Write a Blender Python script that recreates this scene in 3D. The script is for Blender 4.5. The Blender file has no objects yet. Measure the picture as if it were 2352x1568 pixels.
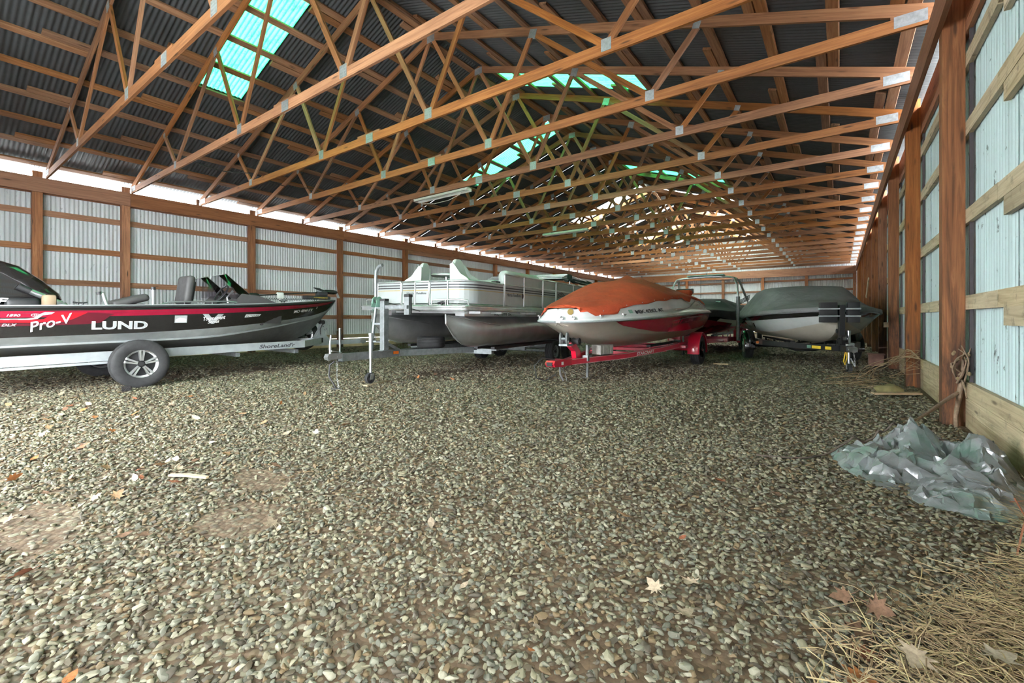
import bpy, bmesh, math, random
import numpy as np
from mathutils import Vector, Matrix, noise as mnoise

random.seed(7)
RNG = np.random.default_rng(11)
SC = bpy.context.scene
COL = SC.collection
PI = math.pi

# ------------------------------------------------------------------ camera, sky, light, exposure
YAW = math.atan2(753.0, 1029.0)
cam_d = bpy.data.cameras.new('camera')
cam_d.sensor_width = 36.0
cam_d.lens = 36.0 * 1029.0 / 2352.0
cam_d.shift_y = -53.0 / 2352.0
cam_d.clip_start = 0.05
cam = bpy.data.objects.new('camera', cam_d)
COL.objects.link(cam)
cam.location = (0, 0, 1.045)
cam.rotation_euler = (PI / 2, 0, YAW)
SC.camera = cam

world = bpy.data.worlds.new('overcast_sky')
SC.world = world
world.use_nodes = True
bg = world.node_tree.nodes['Background']
bg.inputs['Color'].default_value = (0.93, 0.97, 1.0, 1)
bg.inputs['Strength'].default_value = 6.0

SC.view_settings.view_transform = 'Standard'
SC.view_settings.look = 'None'
SC.view_settings.exposure = 3.2
SC.view_settings.gamma = 1.0
SC.view_settings.use_curve_mapping = False
SC.cycles.max_bounces = 10
SC.cycles.diffuse_bounces = 6
SC.cycles.glossy_bounces = 4
SC.cycles.transmission_bounces = 6
SC.cycles.transparent_max_bounces = 12
SC.cycles.sample_clamp_indirect = 12.0
SC.cycles.use_denoising = True
SC.cycles.caustics_reflective = False
SC.cycles.caustics_refractive = False

# ------------------------------------------------------------------ node helpers and materials
class NT:
    def __init__(self, name):
        self.m = bpy.data.materials.new(name)
        self.m.use_nodes = True
        self.t = self.m.node_tree
        self.b = self.t.nodes['Principled BSDF']
        self.out = self.t.nodes['Material Output']
    def n(self, typ, ins=None, **props):
        nd = self.t.nodes.new(typ)
        for k, v in props.items():
            setattr(nd, k, v)
        for k, v in (ins or {}).items():
            self.set(nd, k, v)
        return nd
    def set(self, nd, k, v):
        s = nd.inputs[k]
        if isinstance(v, bpy.types.NodeSocket):
            self.t.links.new(v, s)
        else:
            if hasattr(s, 'default_value'):
                try:
                    if len(s.default_value) == 4 and len(v) == 3:
                        v = (*v, 1)
                except TypeError:
                    pass
                s.default_value = v
    def p(self, **kw):
        for k, v in kw.items():
            self.set(self.b, k.replace('_', ' '), v)
    def math(self, op, a, b=0.0, clamp=False):
        nd = self.n('ShaderNodeMath', operation=op, use_clamp=clamp)
        self.set(nd, 0, a); self.set(nd, 1, b)
        return nd.outputs[0]
    def vmath(self, op, a, b):
        nd = self.n('ShaderNodeVectorMath', operation=op)
        self.set(nd, 0, a); self.set(nd, 1, b)
        return nd.outputs[0]
    def ramp(self, fac, stops, mode='LINEAR'):
        nd = self.n('ShaderNodeValToRGB')
        cr = nd.color_ramp
        cr.interpolation = mode
        while len(cr.elements) < len(stops):
            cr.elements.new(0.5)
        for e, (pos, c) in zip(cr.elements, stops):
            e.position = pos
            e.color = (*c, 1) if len(c) == 3 else c
        self.set(nd, 'Fac', fac)
        return nd.outputs['Color']
    def mix(self, fac, a, b, mode='MIX'):
        nd = self.n('ShaderNodeMix', data_type='RGBA', blend_type=mode)
        self.set(nd, 0, fac)
        self.set(nd, 6, a if not isinstance(a, tuple) else (*a[:3], 1))
        self.set(nd, 7, b if not isinstance(b, tuple) else (*b[:3], 1))
        return nd.outputs[2]
    def noise(self, vec, scale=1.0, detail=3.0, rough=0.5, dist=0.0):
        nd = self.n('ShaderNodeTexNoise', {'Scale': scale, 'Detail': detail, 'Roughness': rough, 'Distortion': dist})
        if vec is not None:
            self.set(nd, 'Vector', vec)
        return nd.outputs['Fac']
    def obj_coord(self):
        return self.n('ShaderNodeTexCoord').outputs['Object']
    def pos(self):
        return self.n('ShaderNodeNewGeometry').outputs['Position']
    def rand(self):
        return self.n('ShaderNodeObjectInfo').outputs['Random']
    def bump(self, h, strength=0.3, dist=0.01):
        nd = self.n('ShaderNodeBump', {'Height': h, 'Strength': strength, 'Distance': dist})
        self.set(self.b, 'Normal', nd.outputs[0])

def srgb(r, g, b):
    f = lambda c: (c / 255 / 12.92) if c / 255 <= 0.04045 else ((c / 255 + 0.055) / 1.055) ** 2.4
    return (f(r), f(g), f(b))

def plain(name, col, rough=0.5, metal=0.0, coat=0.0, vary=0.12, nscale=6.0, bump=0.0):
    """paint, plastic or metal with faint wear in tone and gloss"""
    t = NT(name)
    c = t.obj_coord()
    f = t.noise(c, nscale, 4, 0.6)
    lo = tuple(x * (1 - vary) for x in col); hi = tuple(min(1, x * (1 + vary)) for x in col)
    t.p(Base_Color=t.ramp(f, [(0.3, lo), (0.7, hi)]), Metallic=metal, Coat_Weight=coat)
    if rough > 0.36:
        r = t.n('ShaderNodeMapRange', {0: t.noise(c, nscale * 3, 3), 1: 0.3, 2: 0.7, 3: rough - 0.05, 4: min(1, rough + 0.06)})
        t.p(Roughness=r.outputs[0])
    else:
        t.p(Roughness=rough)
    if bump:
        t.bump(t.noise(c, nscale * 12, 3), bump, 0.004)
    return t.m

def wood(name, dark, mid, light, stain=0.0, stain_col=(0.02, 0.012, 0.008), rough=0.72, dirt=0.0, low_stain=False):
    t = NT(name)
    a = t.n('ShaderNodeAttribute', attribute_name='gc').outputs['Vector']
    r = t.rand()
    off = t.n('ShaderNodeCombineXYZ', {0: t.math('MULTIPLY', r, 31.0), 1: t.math('MULTIPLY', r, 17.0), 2: t.math('MULTIPLY', r, 7.0)}).outputs[0]
    v = t.vmath('ADD', a, off)
    v1 = t.vmath('MULTIPLY', v, (1.1, 26.0, 26.0))
    g = t.noise(v1, 1.0, 6, 0.62, 1.2)
    col = t.ramp(g, [(0.28, dark), (0.5, mid), (0.72, light)])
    big = t.noise(t.vmath('MULTIPLY', v, (0.9, 5.0, 5.0)), 1.0, 3, 0.6, 0.4)
    col = t.mix(t.n('ShaderNodeMapRange', {0: big, 1: 0.35, 2: 0.75, 3: 0.0, 4: 0.55}).outputs[0], col, t.mix(1.0, col, (0.62, 0.55, 0.5), 'MULTIPLY'))
    k = t.n('ShaderNodeTexVoronoi', {'Vector': t.vmath('MULTIPLY', v, (1.7, 9.0, 9.0)), 'Scale': 1.0}).outputs['Distance']
    kf = t.n('ShaderNodeMapRange', {0: k, 1: 0.07, 2: 0.17, 3: 0.85, 4: 0.0}).outputs[0]
    col = t.mix(kf, col, tuple(x * 0.35 for x in dark))
    if stain:
        s = t.noise(t.vmath('MULTIPLY', v, (0.8, 7.0, 7.0)), 1.0, 5, 0.7, 1.0)
        if low_stain:      # damp marks are heaviest near the ground
            zz = t.n('ShaderNodeSeparateXYZ', {0: t.pos()}).outputs[2]
            s = t.math('ADD', s, t.n('ShaderNodeMapRange', {0: zz, 1: 0.0, 2: 2.6, 3: 0.16, 4: -0.14}).outputs[0])
        sf = t.n('ShaderNodeMapRange', {0: s, 1: 0.62 - stain * 0.3, 2: 0.75 - stain * 0.1, 3: 0.0, 4: 0.8}).outputs[0]
        col = t.mix(sf, col, stain_col)
    if dirt:
        d = t.noise(t.obj_coord(), 7.0, 6, 0.75)
        df = t.n('ShaderNodeMapRange', {0: d, 1: 0.55, 2: 0.7, 3: 0.0, 4: dirt}).outputs[0]
        col = t.mix(df, col, (0.06, 0.05, 0.04))
    hs = t.n('ShaderNodeHueSaturation', {'Color': col, 'Value': t.n('ShaderNodeMapRange', {0: r, 3: 0.78, 4: 1.22}).outputs[0],
                                         'Saturation': t.n('ShaderNodeMapRange', {0: t.math('FRACT', t.math('MULTIPLY', r, 7.3)), 3: 0.88, 4: 1.12}).outputs[0]})
    t.p(Base_Color=hs.outputs[0], Roughness=rough)
    t.bump(g, 0.25, 0.004)
    return t.m

M = {}
M['truss_wood'] = wood('fir_lumber', (0.16, 0.060, 0.020), (0.275, 0.112, 0.040), (0.38, 0.172, 0.070))
M['purlin_wood'] = wood('purlin_lumber', (0.16, 0.068, 0.027), (0.265, 0.122, 0.054), (0.38, 0.205, 0.105))
M['post_wood'] = wood('treated_post_wood', (0.15, 0.052, 0.017), (0.30, 0.112, 0.038), (0.42, 0.18, 0.068), stain=0.6, low_stain=True)
M['beam_wood'] = wood('header_wood', (0.18, 0.075, 0.036), (0.28, 0.122, 0.06), (0.36, 0.17, 0.09))
M['girt_wood'] = wood('girt_wood', (0.17, 0.075, 0.036), (0.27, 0.125, 0.062), (0.36, 0.18, 0.095))
M['pale_girt'] = wood('weathered_girt_wood', (0.33, 0.25, 0.14), (0.50, 0.40, 0.25), (0.62, 0.52, 0.35), dirt=0.6)
M['skirt_wood'] = wood('treated_skirt_plank', (0.29, 0.22, 0.12), (0.46, 0.37, 0.22), (0.56, 0.47, 0.30), stain=0.15, dirt=0.5)
M['old_plank'] = wood('old_plank', (0.22, 0.15, 0.09), (0.36, 0.27, 0.17), (0.48, 0.38, 0.26))

def sheet_mat(name, col, metal, rough, streak, dirt=0.0):
    t = NT(name)
    p = t.pos()
    v = t.vmath('MULTIPLY', p, (9.0, 9.0, 0.5))
    s = t.noise(v, 1.0, 4, 0.6)
    base = t.mix(t.n('ShaderNodeMapRange', {0: s, 1: 0.35, 2: 0.7, 3: 0.0, 4: streak}).outputs[0], col, tuple(x * 0.5 for x in col))
    if dirt:
        d = t.noise(t.vmath('MULTIPLY', p, (14, 14, 5)), 1.0, 6, 0.72)
        base = t.mix(t.n('ShaderNodeMapRange', {0: d, 1: 0.62, 2: 0.67, 3: 0.0, 4: dirt}).outputs[0], base, (0.05, 0.045, 0.04))
    r = t.rand()
    hs = t.n('ShaderNodeHueSaturation', {'Color': base, 'Value': t.n('ShaderNodeMapRange', {0: r, 3: 0.93, 4: 1.07}).outputs[0]})
    t.p(Base_Color=hs.outputs[0], Metallic=metal, Roughness=rough)
    return t.m
M['wall_sheet'] = sheet_mat('galvanised_wall_sheet', (0.50, 0.52, 0.535), 0.05, 0.5, 0.3, 0.5)
M['wall_sheet_r'] = sheet_mat('painted_wall_sheet', (0.47, 0.58, 0.59), 0.0, 0.45, 0.45, 0.85)
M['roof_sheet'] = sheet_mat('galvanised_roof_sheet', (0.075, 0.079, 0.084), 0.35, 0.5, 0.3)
M['plate'] = plain('truss_plate_metal', (0.42, 0.45, 0.47), 0.45, 0.75, vary=0.2, nscale=25)
M['dark_strip'] = plain('dark_trim_metal', (0.07, 0.06, 0.065), 0.6, 0.2)

def skylight_mat(name, c0, c1):
    t = NT(name)
    p = t.pos()
    f = t.noise(t.vmath('MULTIPLY', p, (45, 45, 45)), 1.0, 4, 0.7)
    e = t.noise(t.vmath('MULTIPLY', p, (3, 3, 3)), 1.0, 5, 0.7)
    moss = t.n('ShaderNodeMapRange', {0: t.math('ADD', t.math('MULTIPLY', f, 0.5), t.math('MULTIPLY', e, 0.6)), 1: 0.56, 2: 0.66, 3: 0.0, 4: 0.75}).outputs[0]
    ox = t.n('ShaderNodeSeparateXYZ', {0: t.obj_coord()}).outputs[0]
    rib = t.math('COSINE', t.math('MULTIPLY', ox, 2 * PI / 0.079))      # darker stripe along each corrugation
    c0 = t.mix(t.n('ShaderNodeMapRange', {0: rib, 1: -0.2, 2: 0.9, 3: 0.0, 4: 0.72}).outputs[0], c0, c1)
    col = t.mix(moss, c0, c1)
    tr = t.n('ShaderNodeBsdfTranslucent', {'Color': col})
    tp = t.n('ShaderNodeBsdfTransparent', {'Color': t.mix(1.0, col, (0.7, 0.95, 0.86), 'MULTIPLY')})
    mx = t.n('ShaderNodeMixShader', {0: 0.45})
    t.t.links.new(tr.outputs[0], mx.inputs[1]); t.t.links.new(tp.outputs[0], mx.inputs[2])
    gl = t.n('ShaderNodeBsdfGlossy', {'Color': (0.8, 0.9, 0.85, 1), 'Roughness': 0.3})
    mx2 = t.n('ShaderNodeMixShader', {0: 0.06})
    t.t.links.new(mx.outputs[0], mx2.inputs[1]); t.t.links.new(gl.outputs[0], mx2.inputs[2])
    t.t.links.new(mx2.outputs[0], t.out.inputs['Surface'])
    return t.m
M['skylight'] = skylight_mat('green_fibreglass', (0.016, 0.22, 0.062), (0.0008, 0.020, 0.009))
M['skylight_white'] = skylight_mat('clear_fibreglass', (0.86, 0.86, 0.80), (0.45, 0.42, 0.36))

# ------------------------------------------------------------------ mesh helpers
class MB:
    """collects shapes and builds them as ONE mesh object"""
    def __init__(self):
        self.v = []; self.f = []; self.mi = []; self.g = []; self.has_g = False
    def add(self, vs, fs, mi=0, g=None):
        o = len(self.v)
        self.v += [tuple(p) for p in vs]
        self.f += [tuple(i + o for i in f) for f in fs]
        self.mi += [mi] * len(fs)
        if g is None:
            g = [tuple(p) for p in vs]
        else:
            self.has_g = True
        self.g += g
        return self
    def box(self, x0, x1, y0, y1, z0, z1, mi=0):
        vs = [(x, y, z) for x in (x0, x1) for y in (y0, y1) for z in (z0, z1)]
        d = [abs(x1 - x0), abs(y1 - y0), abs(z1 - z0)]
        a = d.index(max(d))
        g = [(p[a], p[(a + 1) % 3], p[(a + 2) % 3]) for p in vs]
        self.add(vs, [(0, 1, 3, 2), (4, 6, 7, 5), (0, 4, 5, 1), (2, 3, 7, 6), (0, 2, 6, 4), (1, 5, 7, 3)], mi, g)
        return self
    def beam(self, p0, p1, w, h, up=(0, 0, 1), mi=0, w1=None, h1=None):
        """bar from p0 to p1: h along up, w across"""
        p0 = Vector(p0); p1 = Vector(p1)
        d = (p1 - p0); L = d.length; d.normalize()
        s = d.cross(Vector(up))
        if s.length < 1e-6:
            s = d.cross(Vector((1, 0, 0)))
        s.normalize(); u = s.cross(d)
        vs = []; g = []
        for q, l, ww, hh in ((p0, 0.0, w, h), (p1, L, w1 or w, h1 or h)):
            for a, b in ((-1, -1), (1, -1), (1, 1), (-1, 1)):
                vs.append(q + s * (a * ww / 2) + u * (b * hh / 2)); g.append((l, a * ww / 2, b * hh / 2))
        self.add(vs, [(3, 2, 1, 0), (4, 5, 6, 7), (0, 1, 5, 4), (1, 2, 6, 5), (2, 3, 7, 6), (3, 0, 4, 7)], mi, g)
        return self
    def tube(self, pts, r, n=8, mi=0, cap=True, closed=False):
        pts = [Vector(p) for p in pts]
        rs = r if isinstance(r, (list, tuple)) else [r] * len(pts)
        vs = []; fs = []
        prev = None
        N = len(pts)
        for i, p in enumerate(pts):
            if closed:
                t = pts[(i + 1) % N] - pts[i - 1]
            else:
                t = pts[min(i + 1, N - 1)] - pts[max(i - 1, 0)]
            t.normalize()
            if prev is None:
                a = t.cross(Vector((0, 0, 1)))
                if a.length < 1e-3:
                    a = t.cross(Vector((1, 0, 0)))
                a.normalize()
            else:
                a = prev - t * prev.dot(t)
                a.normalize()
            prev = a
            b = t.cross(a)
            for k in range(n):
                th = 2 * PI * k / n
                vs.append(p + (a * math.cos(th) + b * math.sin(th)) * rs[i])
        for i in range(N if closed else N - 1):
            j = (i + 1) % N
            for k in range(n):
                k2 = (k + 1) % n
                fs.append((i * n + k, i * n + k2, j * n + k2, j * n + k))
        if cap and not closed:
            fs.append(tuple(range(n))[::-1]); fs.append(tuple((N - 1) * n + k for k in range(n)))
        self.add(vs, fs, mi)
        return self
    def cyl(self, c0, c1, r0, r1=None, n=16, mi=0):
        return self.tube([c0, c1], [r0, r0 if r1 is None else r1], n, mi)
    def lathe(self, prof, axis='Z', c=(0, 0, 0), n=24, mi=0, closed=False):
        """prof: list of (radius, height) turned round an axis through c"""
        vs = []; fs = []
        P = len(prof)
        for k in range(n):
            th = 2 * PI * k / n
            for (r, h) in prof:
                a, b = r * math.cos(th), r * math.sin(th)
                p = {'Z': (a, b, h), 'X': (h, a, b), 'Y': (b, h, a)}[axis]
                vs.append((p[0] + c[0], p[1] + c[1], p[2] + c[2]))
        for k in range(n):
            k2 = (k + 1) % n
            for i in range(P if closed else P - 1):
                j = (i + 1) % P
                fs.append((k * P + i, k2 * P + i, k2 * P + j, k * P + j))
        self.add(vs, fs, mi)
        return self
    def loft(self, rings, mi=0, closed_ring=True, cap0=False, cap1=False, mis=None):
        n = len(rings[0]); vs = [p for r in rings for p in r]; o = len(self.v)
        fs = []; ms = []
        for i in range(len(rings) - 1):
            for k in range(n if closed_ring else n - 1):
                k2 = (k + 1) % n
                fs.append((i * n + k, i * n + k2, (i + 1) * n + k2, (i + 1) * n + k))
                ms.append(mis(i, k) if mis else mi)
        if cap0: fs.append(tuple(range(n))[::-1]); ms.append(mi)
        if cap1: fs.append(tuple((len(rings) - 1) * n + k for k in range(n))); ms.append(mi)
        self.add(vs, fs, mi)
        self.mi[-len(fs):] = ms
        return self
    def prism(self, poly, axis, a0, a1, mi=0):
        """2-D outline extruded along an axis; poly in the other two axes, in order"""
        n = len(poly)
        def P(p, a):
            return {'X': (a, p[0], p[1]), 'Y': (p[0], a, p[1]), 'Z': (p[0], p[1], a)}[axis]
        vs = [P(p, a0) for p in poly] + [P(p, a1) for p in poly]
        fs = [tuple(range(n))[::-1], tuple(range(n, 2 * n))] + [(i, (i + 1) % n, n + (i + 1) % n, n + i) for i in range(n)]
        self.add(vs, fs, mi)
        return self
    def ball(self, c, r, n=10, mi=0, sc=(1, 1, 1)):
        prof = [(math.sin(PI * i / n) * r, -math.cos(PI * i / n) * r) for i in range(n + 1)]
        o = len(self.v)
        self.lathe(prof, 'Z', (0, 0, 0), n + 4, mi)
        for i in range(o, len(self.v)):
            p = self.v[i]
            self.v[i] = (p[0] * sc[0] + c[0], p[1] * sc[1] + c[1], p[2] * sc[2] + c[2])
        return self
    def xf(self, mtx, start=0):
        for i in range(start, len(self.v)):
            self.v[i] = tuple(mtx @ Vector(self.v[i]))
        return self
    def mesh(self, name, mats, smooth=None):
        me = bpy.data.meshes.new(name)
        me.from_pydata(self.v, [], self.f)
        mats = mats if isinstance(mats, (list, tuple)) else [mats]
        for m in mats:
            me.materials.append(m)
        if len(mats) > 1:
            me.polygons.foreach_set('material_index', self.mi)
        if self.has_g:
            at = me.attributes.new('gc', 'FLOAT_VECTOR', 'POINT')
            at.data.foreach_set('vector', np.array(self.g, dtype=np.float32).ravel())
        bm = bmesh.new(); bm.from_mesh(me)
        bmesh.ops.recalc_face_normals(bm, faces=bm.faces)
        bm.to_mesh(me); bm.free()
        if smooth is not None:
            me.polygons.foreach_set('use_smooth', [True] * len(me.polygons))
            me.set_sharp_from_angle(angle=math.radians(smooth))
        me.update()
        return me
    def build(self, name, mats, parent=None, smooth=None, **tags):
        return link(name, self.mesh(name, mats, smooth), parent, **tags)

def link(name, me, parent=None, loc=None, rot=None, **tags):
    o = bpy.data.objects.new(name, me)
    COL.objects.link(o)
    if parent is not None:
        o.parent = parent
    if loc is not None: o.location = loc
    if rot is not None: o.rotation_euler = rot
    for k, v in tags.items():
        o[k] = v
    return o

def thing(name, label, cat, loc=(0, 0, 0), rotz=0.0, group=None):
    o = bpy.data.objects.new(name, None)
    COL.objects.link(o)
    o.empty_display_size = 0.2
    o.location = loc; o.rotation_euler = (0, 0, rotz)
    o['label'] = label; o['category'] = cat
    if group: o['group'] = group
    return o

def structure(name):
    o = bpy.data.objects.new(name, None)
    COL.objects.link(o); o['kind'] = 'structure'
    return o

def part(name, me, parent, **kw):
    return link(name, me, parent, **kw)

# ------------------------------------------------------------------ building dimensions (metres)
XL, XR = -14.53, 0.815            # inside faces of the left header and of the right posts
Y0, YE = -2.6, 34.0               # open front end, inside of the far wall
ZB0, ZB1 = 3.895, 4.225           # header underside and top
CX = (XL - 0.045 + XR) / 2        # ridge line
HALF = XR - CX
SLOPE = 1 / 3.0
ZHEEL = 4.425
ZPEAK = ZHEEL + HALF * SLOPE      # top of the top chords
def zroof(x):
    return ZPEAK - abs(x - CX) * SLOPE
TRUSS_Y = [1.96 + 1.524 * k for k in range(-1, 21)]

# ------------------------------------------------------------------ walls
PITCH = 0.079
def corrugated(width, height, name, mat, amp=0.012, per=6):
    """sheet in local x (across the ribs) and z (up), ribs swelling in y"""
    mb = MB()
    n = int(round(width / PITCH)) * per
    xs = np.linspace(0, width, n + 1)
    ys = amp * np.cos(2 * PI * xs / PITCH)
    vs = [(x, y, 0) for x, y in zip(xs, ys)] + [(x, y, height) for x, y in zip(xs, ys)]
    fs = [(i, i + 1, n + 2 + i, n + 1 + i) for i in range(n)]
    mb.add(vs, fs)
    return mb.mesh(name, mat, smooth=80)

wall_left = structure('wall_left')
wall_right = structure('wall_right')
wall_back = structure('wall_back')
SW = PITCH * 12
def board(name, x0, x1, y0, y1, z0, z1, mat, parent, **kw):
    mb = MB().box(x0, x1, y0, y1, z0, z1)
    return mb.build(name, mat, parent, **kw)

sheet_l = corrugated(SW + PITCH, 3.75, 'wall_sheet', M['wall_sheet'])
sheet_r = corrugated(SW + PITCH, 3.80, 'wall_sheet', M['wall_sheet_r'])
ns = int((YE + 2.7) / SW) + 1
for i in range(ns):
    y = -2.65 + i * SW
    part('metal_sheet', sheet_l, wall_left, loc=(XL - 0.262 + (.002 if i % 2 else -.002), y, 0.36), rot=(0, 0, PI / 2))
for i in range(int((YE + 1.0) / SW) + 1):
    y = -1.0 + i * SW
    part('metal_sheet', sheet_r, wall_right, loc=(XR + 0.222 + (.002 if i % 2 else -.002), y, 0.33), rot=(0, 0, PI / 2))
sheet_b = corrugated(SW + PITCH, 3.75, 'wall_sheet', M['wall_sheet'])
for i in range(17):
    part('metal_sheet', sheet_b, wall_back, loc=(XL - 0.25 + i * SW, YE + 0.20 + (.003 if i % 2 else 0), 0.36))
# gable end above the far header
sheet_g = {}
for i in range(17):
    x = XL - 0.25 + i * SW
    z1 = max(zroof(x), zroof(x + SW)) - 4.05
    if z1 > 0.05:
        part('gable_sheet', corrugated(SW, z1, 'gable_sheet', M['wall_sheet']), wall_back, loc=(x, YE + 0.23, 4.05))

LPOSTS = [-1.3, 1.75, 3.30] + [3.30 + 3.03 * k for k in range(1, 11)]
RPOSTS = [0.0, 3.04] + [6.08 + 3.0 * k for k in range(0, 10)]
for i, y in enumerate(LPOSTS):
    board('post', XL - 0.205, XL - 0.045, y, y + 0.165, 0, 4.36, M['post_wood'], wall_left)
for y in RPOSTS:
    board('post', XR, XR + 0.165, y, y + 0.165, 0, 4.36, M['post_wood'], wall_right)
for x in [-14.0 + 2.44 * k for k in range(0, 6)] + [0.64]:
    board('post', x, x + 0.165, YE - 0.02, YE + 0.145, 0, 4.2, M['post_wood'], wall_back)

def run(name, xa, xb, z0, z1, ya, yb, step, mat, parent, jit=0.0):
    y = ya
    while y < yb - 0.01:
        e = min(y + step, yb)
        dz = random.uniform(-jit, jit)
        board(name, xa, xb, y + 0.003, e - 0.003, z0 + dz, z1 + dz, mat, parent)
        y = e
# headers: one board inside the posts, one outside
run('header', XL - 0.045, XL, ZB0, ZB1, Y0, YE, 6.06, M['beam_wood'], wall_left, 0.004)
run('header', XL - 0.25, XL - 0.205, ZB0, ZB1, Y0, YE, 6.06, M['beam_wood'], wall_left, 0.004)
board('header', XL - 0.043, XL + 0.002, LPOSTS[5] + 0.16, LPOSTS[6] + 0.1, ZB0 - 0.16, ZB0 - 0.004, M['beam_wood'], wall_left)
run('header', XR - 0.045, XR, ZB0, ZB1, Y0, YE, 6.0, M['beam_wood'], wall_right, 0.004)
run('header', XR + 0.165, XR + 0.21, ZB0 + 0.02, ZB1, Y0, YE, 6.0, M['beam_wood'], wall_right, 0.004)
# girts on the outside of the posts
for z in (1.03, 1.82, 2.61, 3.40):
    run('girt', XL - 0.245, XL - 0.207, z, z + 0.135, -2.76, YE, 3.03, M['girt_wood'], wall_left, 0.012)
for z in (1.135, 1.955, 2.80, 3.47):
    run('girt', XR + 0.167, XR + 0.205, z, z + 0.135, -1.0, YE, 6.0, M['pale_girt'], wall_right, 0.006)
    board('girt', XR + 0.168, XR + 0.206, 1.2, 4.85, z - 0.142, z - 0.003, M['pale_girt'], wall_right)
run('girt', XR + 0.167, XR + 0.205, 3.80, 3.93, -1.0, YE, 6.0, M['beam_wood'], wall_right, 0.006)
# skirt planks
for k in range(3):
    run('plank', XL - 0.243, XL - 0.206, (0.01 if k else -0.04) + k * 0.152, 0.155 + k * 0.152, Y0, YE, 3.66, M['skirt_wood'], wall_left, 0.003)
    run('plank', XR + 0.166, XR + 0.205, (0.0 if k else -0.04) + k * 0.147, 0.143 + k * 0.147, -1.0, YE, 4.9, M['skirt_wood'], wall_right, 0.002)
# dark joint strips beside the right posts
for y in RPOSTS:
    board('strip', XR + 0.180, XR + 0.206, y - 0.09, y - 0.06, 0.44, 4.0, M['dark_strip'], wall_right)
# far wall framing
for a, b in ((XL, -7.0), (-7.0, XR)):
    board('header', a, b - 0.005, YE - 0.065, YE - 0.022, ZB0 - 0.14, ZB1 + 0.02, M['beam_wood'], wall_back)
for z in (1.1, 1.95, 2.75, 3.42):
    for a, b in ((XL, -9.2), (-9.2, -4.3), (-4.3, XR)):
        dz = random.uniform(-.03, .03)
        board('girt', a, b - 0.01, YE + 0.146, YE + 0.184, z + dz, z + 0.12 + dz, M['girt_wood'], wall_back)
for k in range(3):
    for a, b in ((XL, -9.6), (-9.6, -4.8), (-4.8, XR)):
        board('plank', a, b - 0.006, YE + 0.146, YE + 0.184, (0.01 if k else -0.04) + k * 0.152, 0.155 + k * 0.152, M['skirt_wood'], wall_back)
# unseen front wall behind the camera, added with a narrow gap to cut front light
wall_front = structure('wall_front')
sheet_f = corrugated(SW + PITCH, 4.3, 'wall_sheet', M['wall_sheet'])
for i in range(17):
    x = XL - 0.25 + i * SW
    if x < -7.3 or x > -5.2:
        part('metal_sheet', sheet_f, wall_front, loc=(x, Y0 - 0.1, 0.05))
    z1 = max(zroof(x), zroof(x + SW)) - 4.3
    if z1 > 0.05:
        part('gable_sheet', corrugated(SW, z1, 'gable_sheet', M['wall_sheet']), wall_front, loc=(x, Y0 - 0.12, 4.3))
board('header', XL - 0.2, XR + 0.2, Y0 - 0.08, Y0 - 0.03, 3.95, 4.3, M['beam_wood'], wall_front)
for x in (-12.0, -7.5, -4.2, 0.6):
    board('post', x, x + 0.165, Y0 - 0.02, Y0 + 0.145, 0, 4.2, M['post_wood'], wall_front)
# short blocks on the left header at the trusses that have no post
for k, y in enumerate(TRUSS_Y):
    if min(abs(y - p - 0.16) for p in LPOSTS) > 0.5:
        board('block', XL - 0.046, XL - 0.004, y - 0.10, y - 0.03, ZB1 + 0.005, ZB1 + 0.15, M['beam_wood'], wall_left)

# ------------------------------------------------------------------ roof: purlins, sheets, skylights, ridge cap
ceiling = structure('ceiling')
for side in (-1, 1):
    for k in range(0, 11):
        d = 0.115 + 0.735 * k          # distance from ridge, level
        x = CX + side * d
        j = 0
        y = Y0 - 0.3 + (k % 2) * -1.5
        while y < YE + 0.2:
            a = max(y - 0.32, Y0 - 0.3); b = min(y + 3.05 + 0.32, YE + 0.3)
            if b - a > 0.4:
                off = (0.072 if j % 2 else -0.072)
                xx = x + off * side
                zz = zroof(xx)
                c = math.cos(math.atan(SLOPE)); s = math.sin(math.atan(SLOPE)) * -side
                mb = MB()
                tdir = Vector((c, 0, s)); ndir = Vector((-s, 0, c))
                ctr = Vector((xx, 0, zz)) + ndir * 0.0195
                vs = []; g = []
                for yy in (a, b):
                    for p, q in ((-1, -1), (1, -1), (1, 1), (-1, 1)):
                        v = ctr + tdir * (p * 0.066) + ndir * (q * 0.019)
                        vs.append((v.x, yy, v.z)); g.append((yy, p * 0.066, q * 0.019))
                mb.add(vs, [(3, 2, 1, 0), (4, 5, 6, 7), (0, 1, 5, 4), (1, 2, 6, 5), (2, 3, 7, 6), (3, 0, 4, 7)], 0, g)
                mb.build('purlin', M['purlin_wood'], ceiling)
            y += 3.05; j += 1

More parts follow.
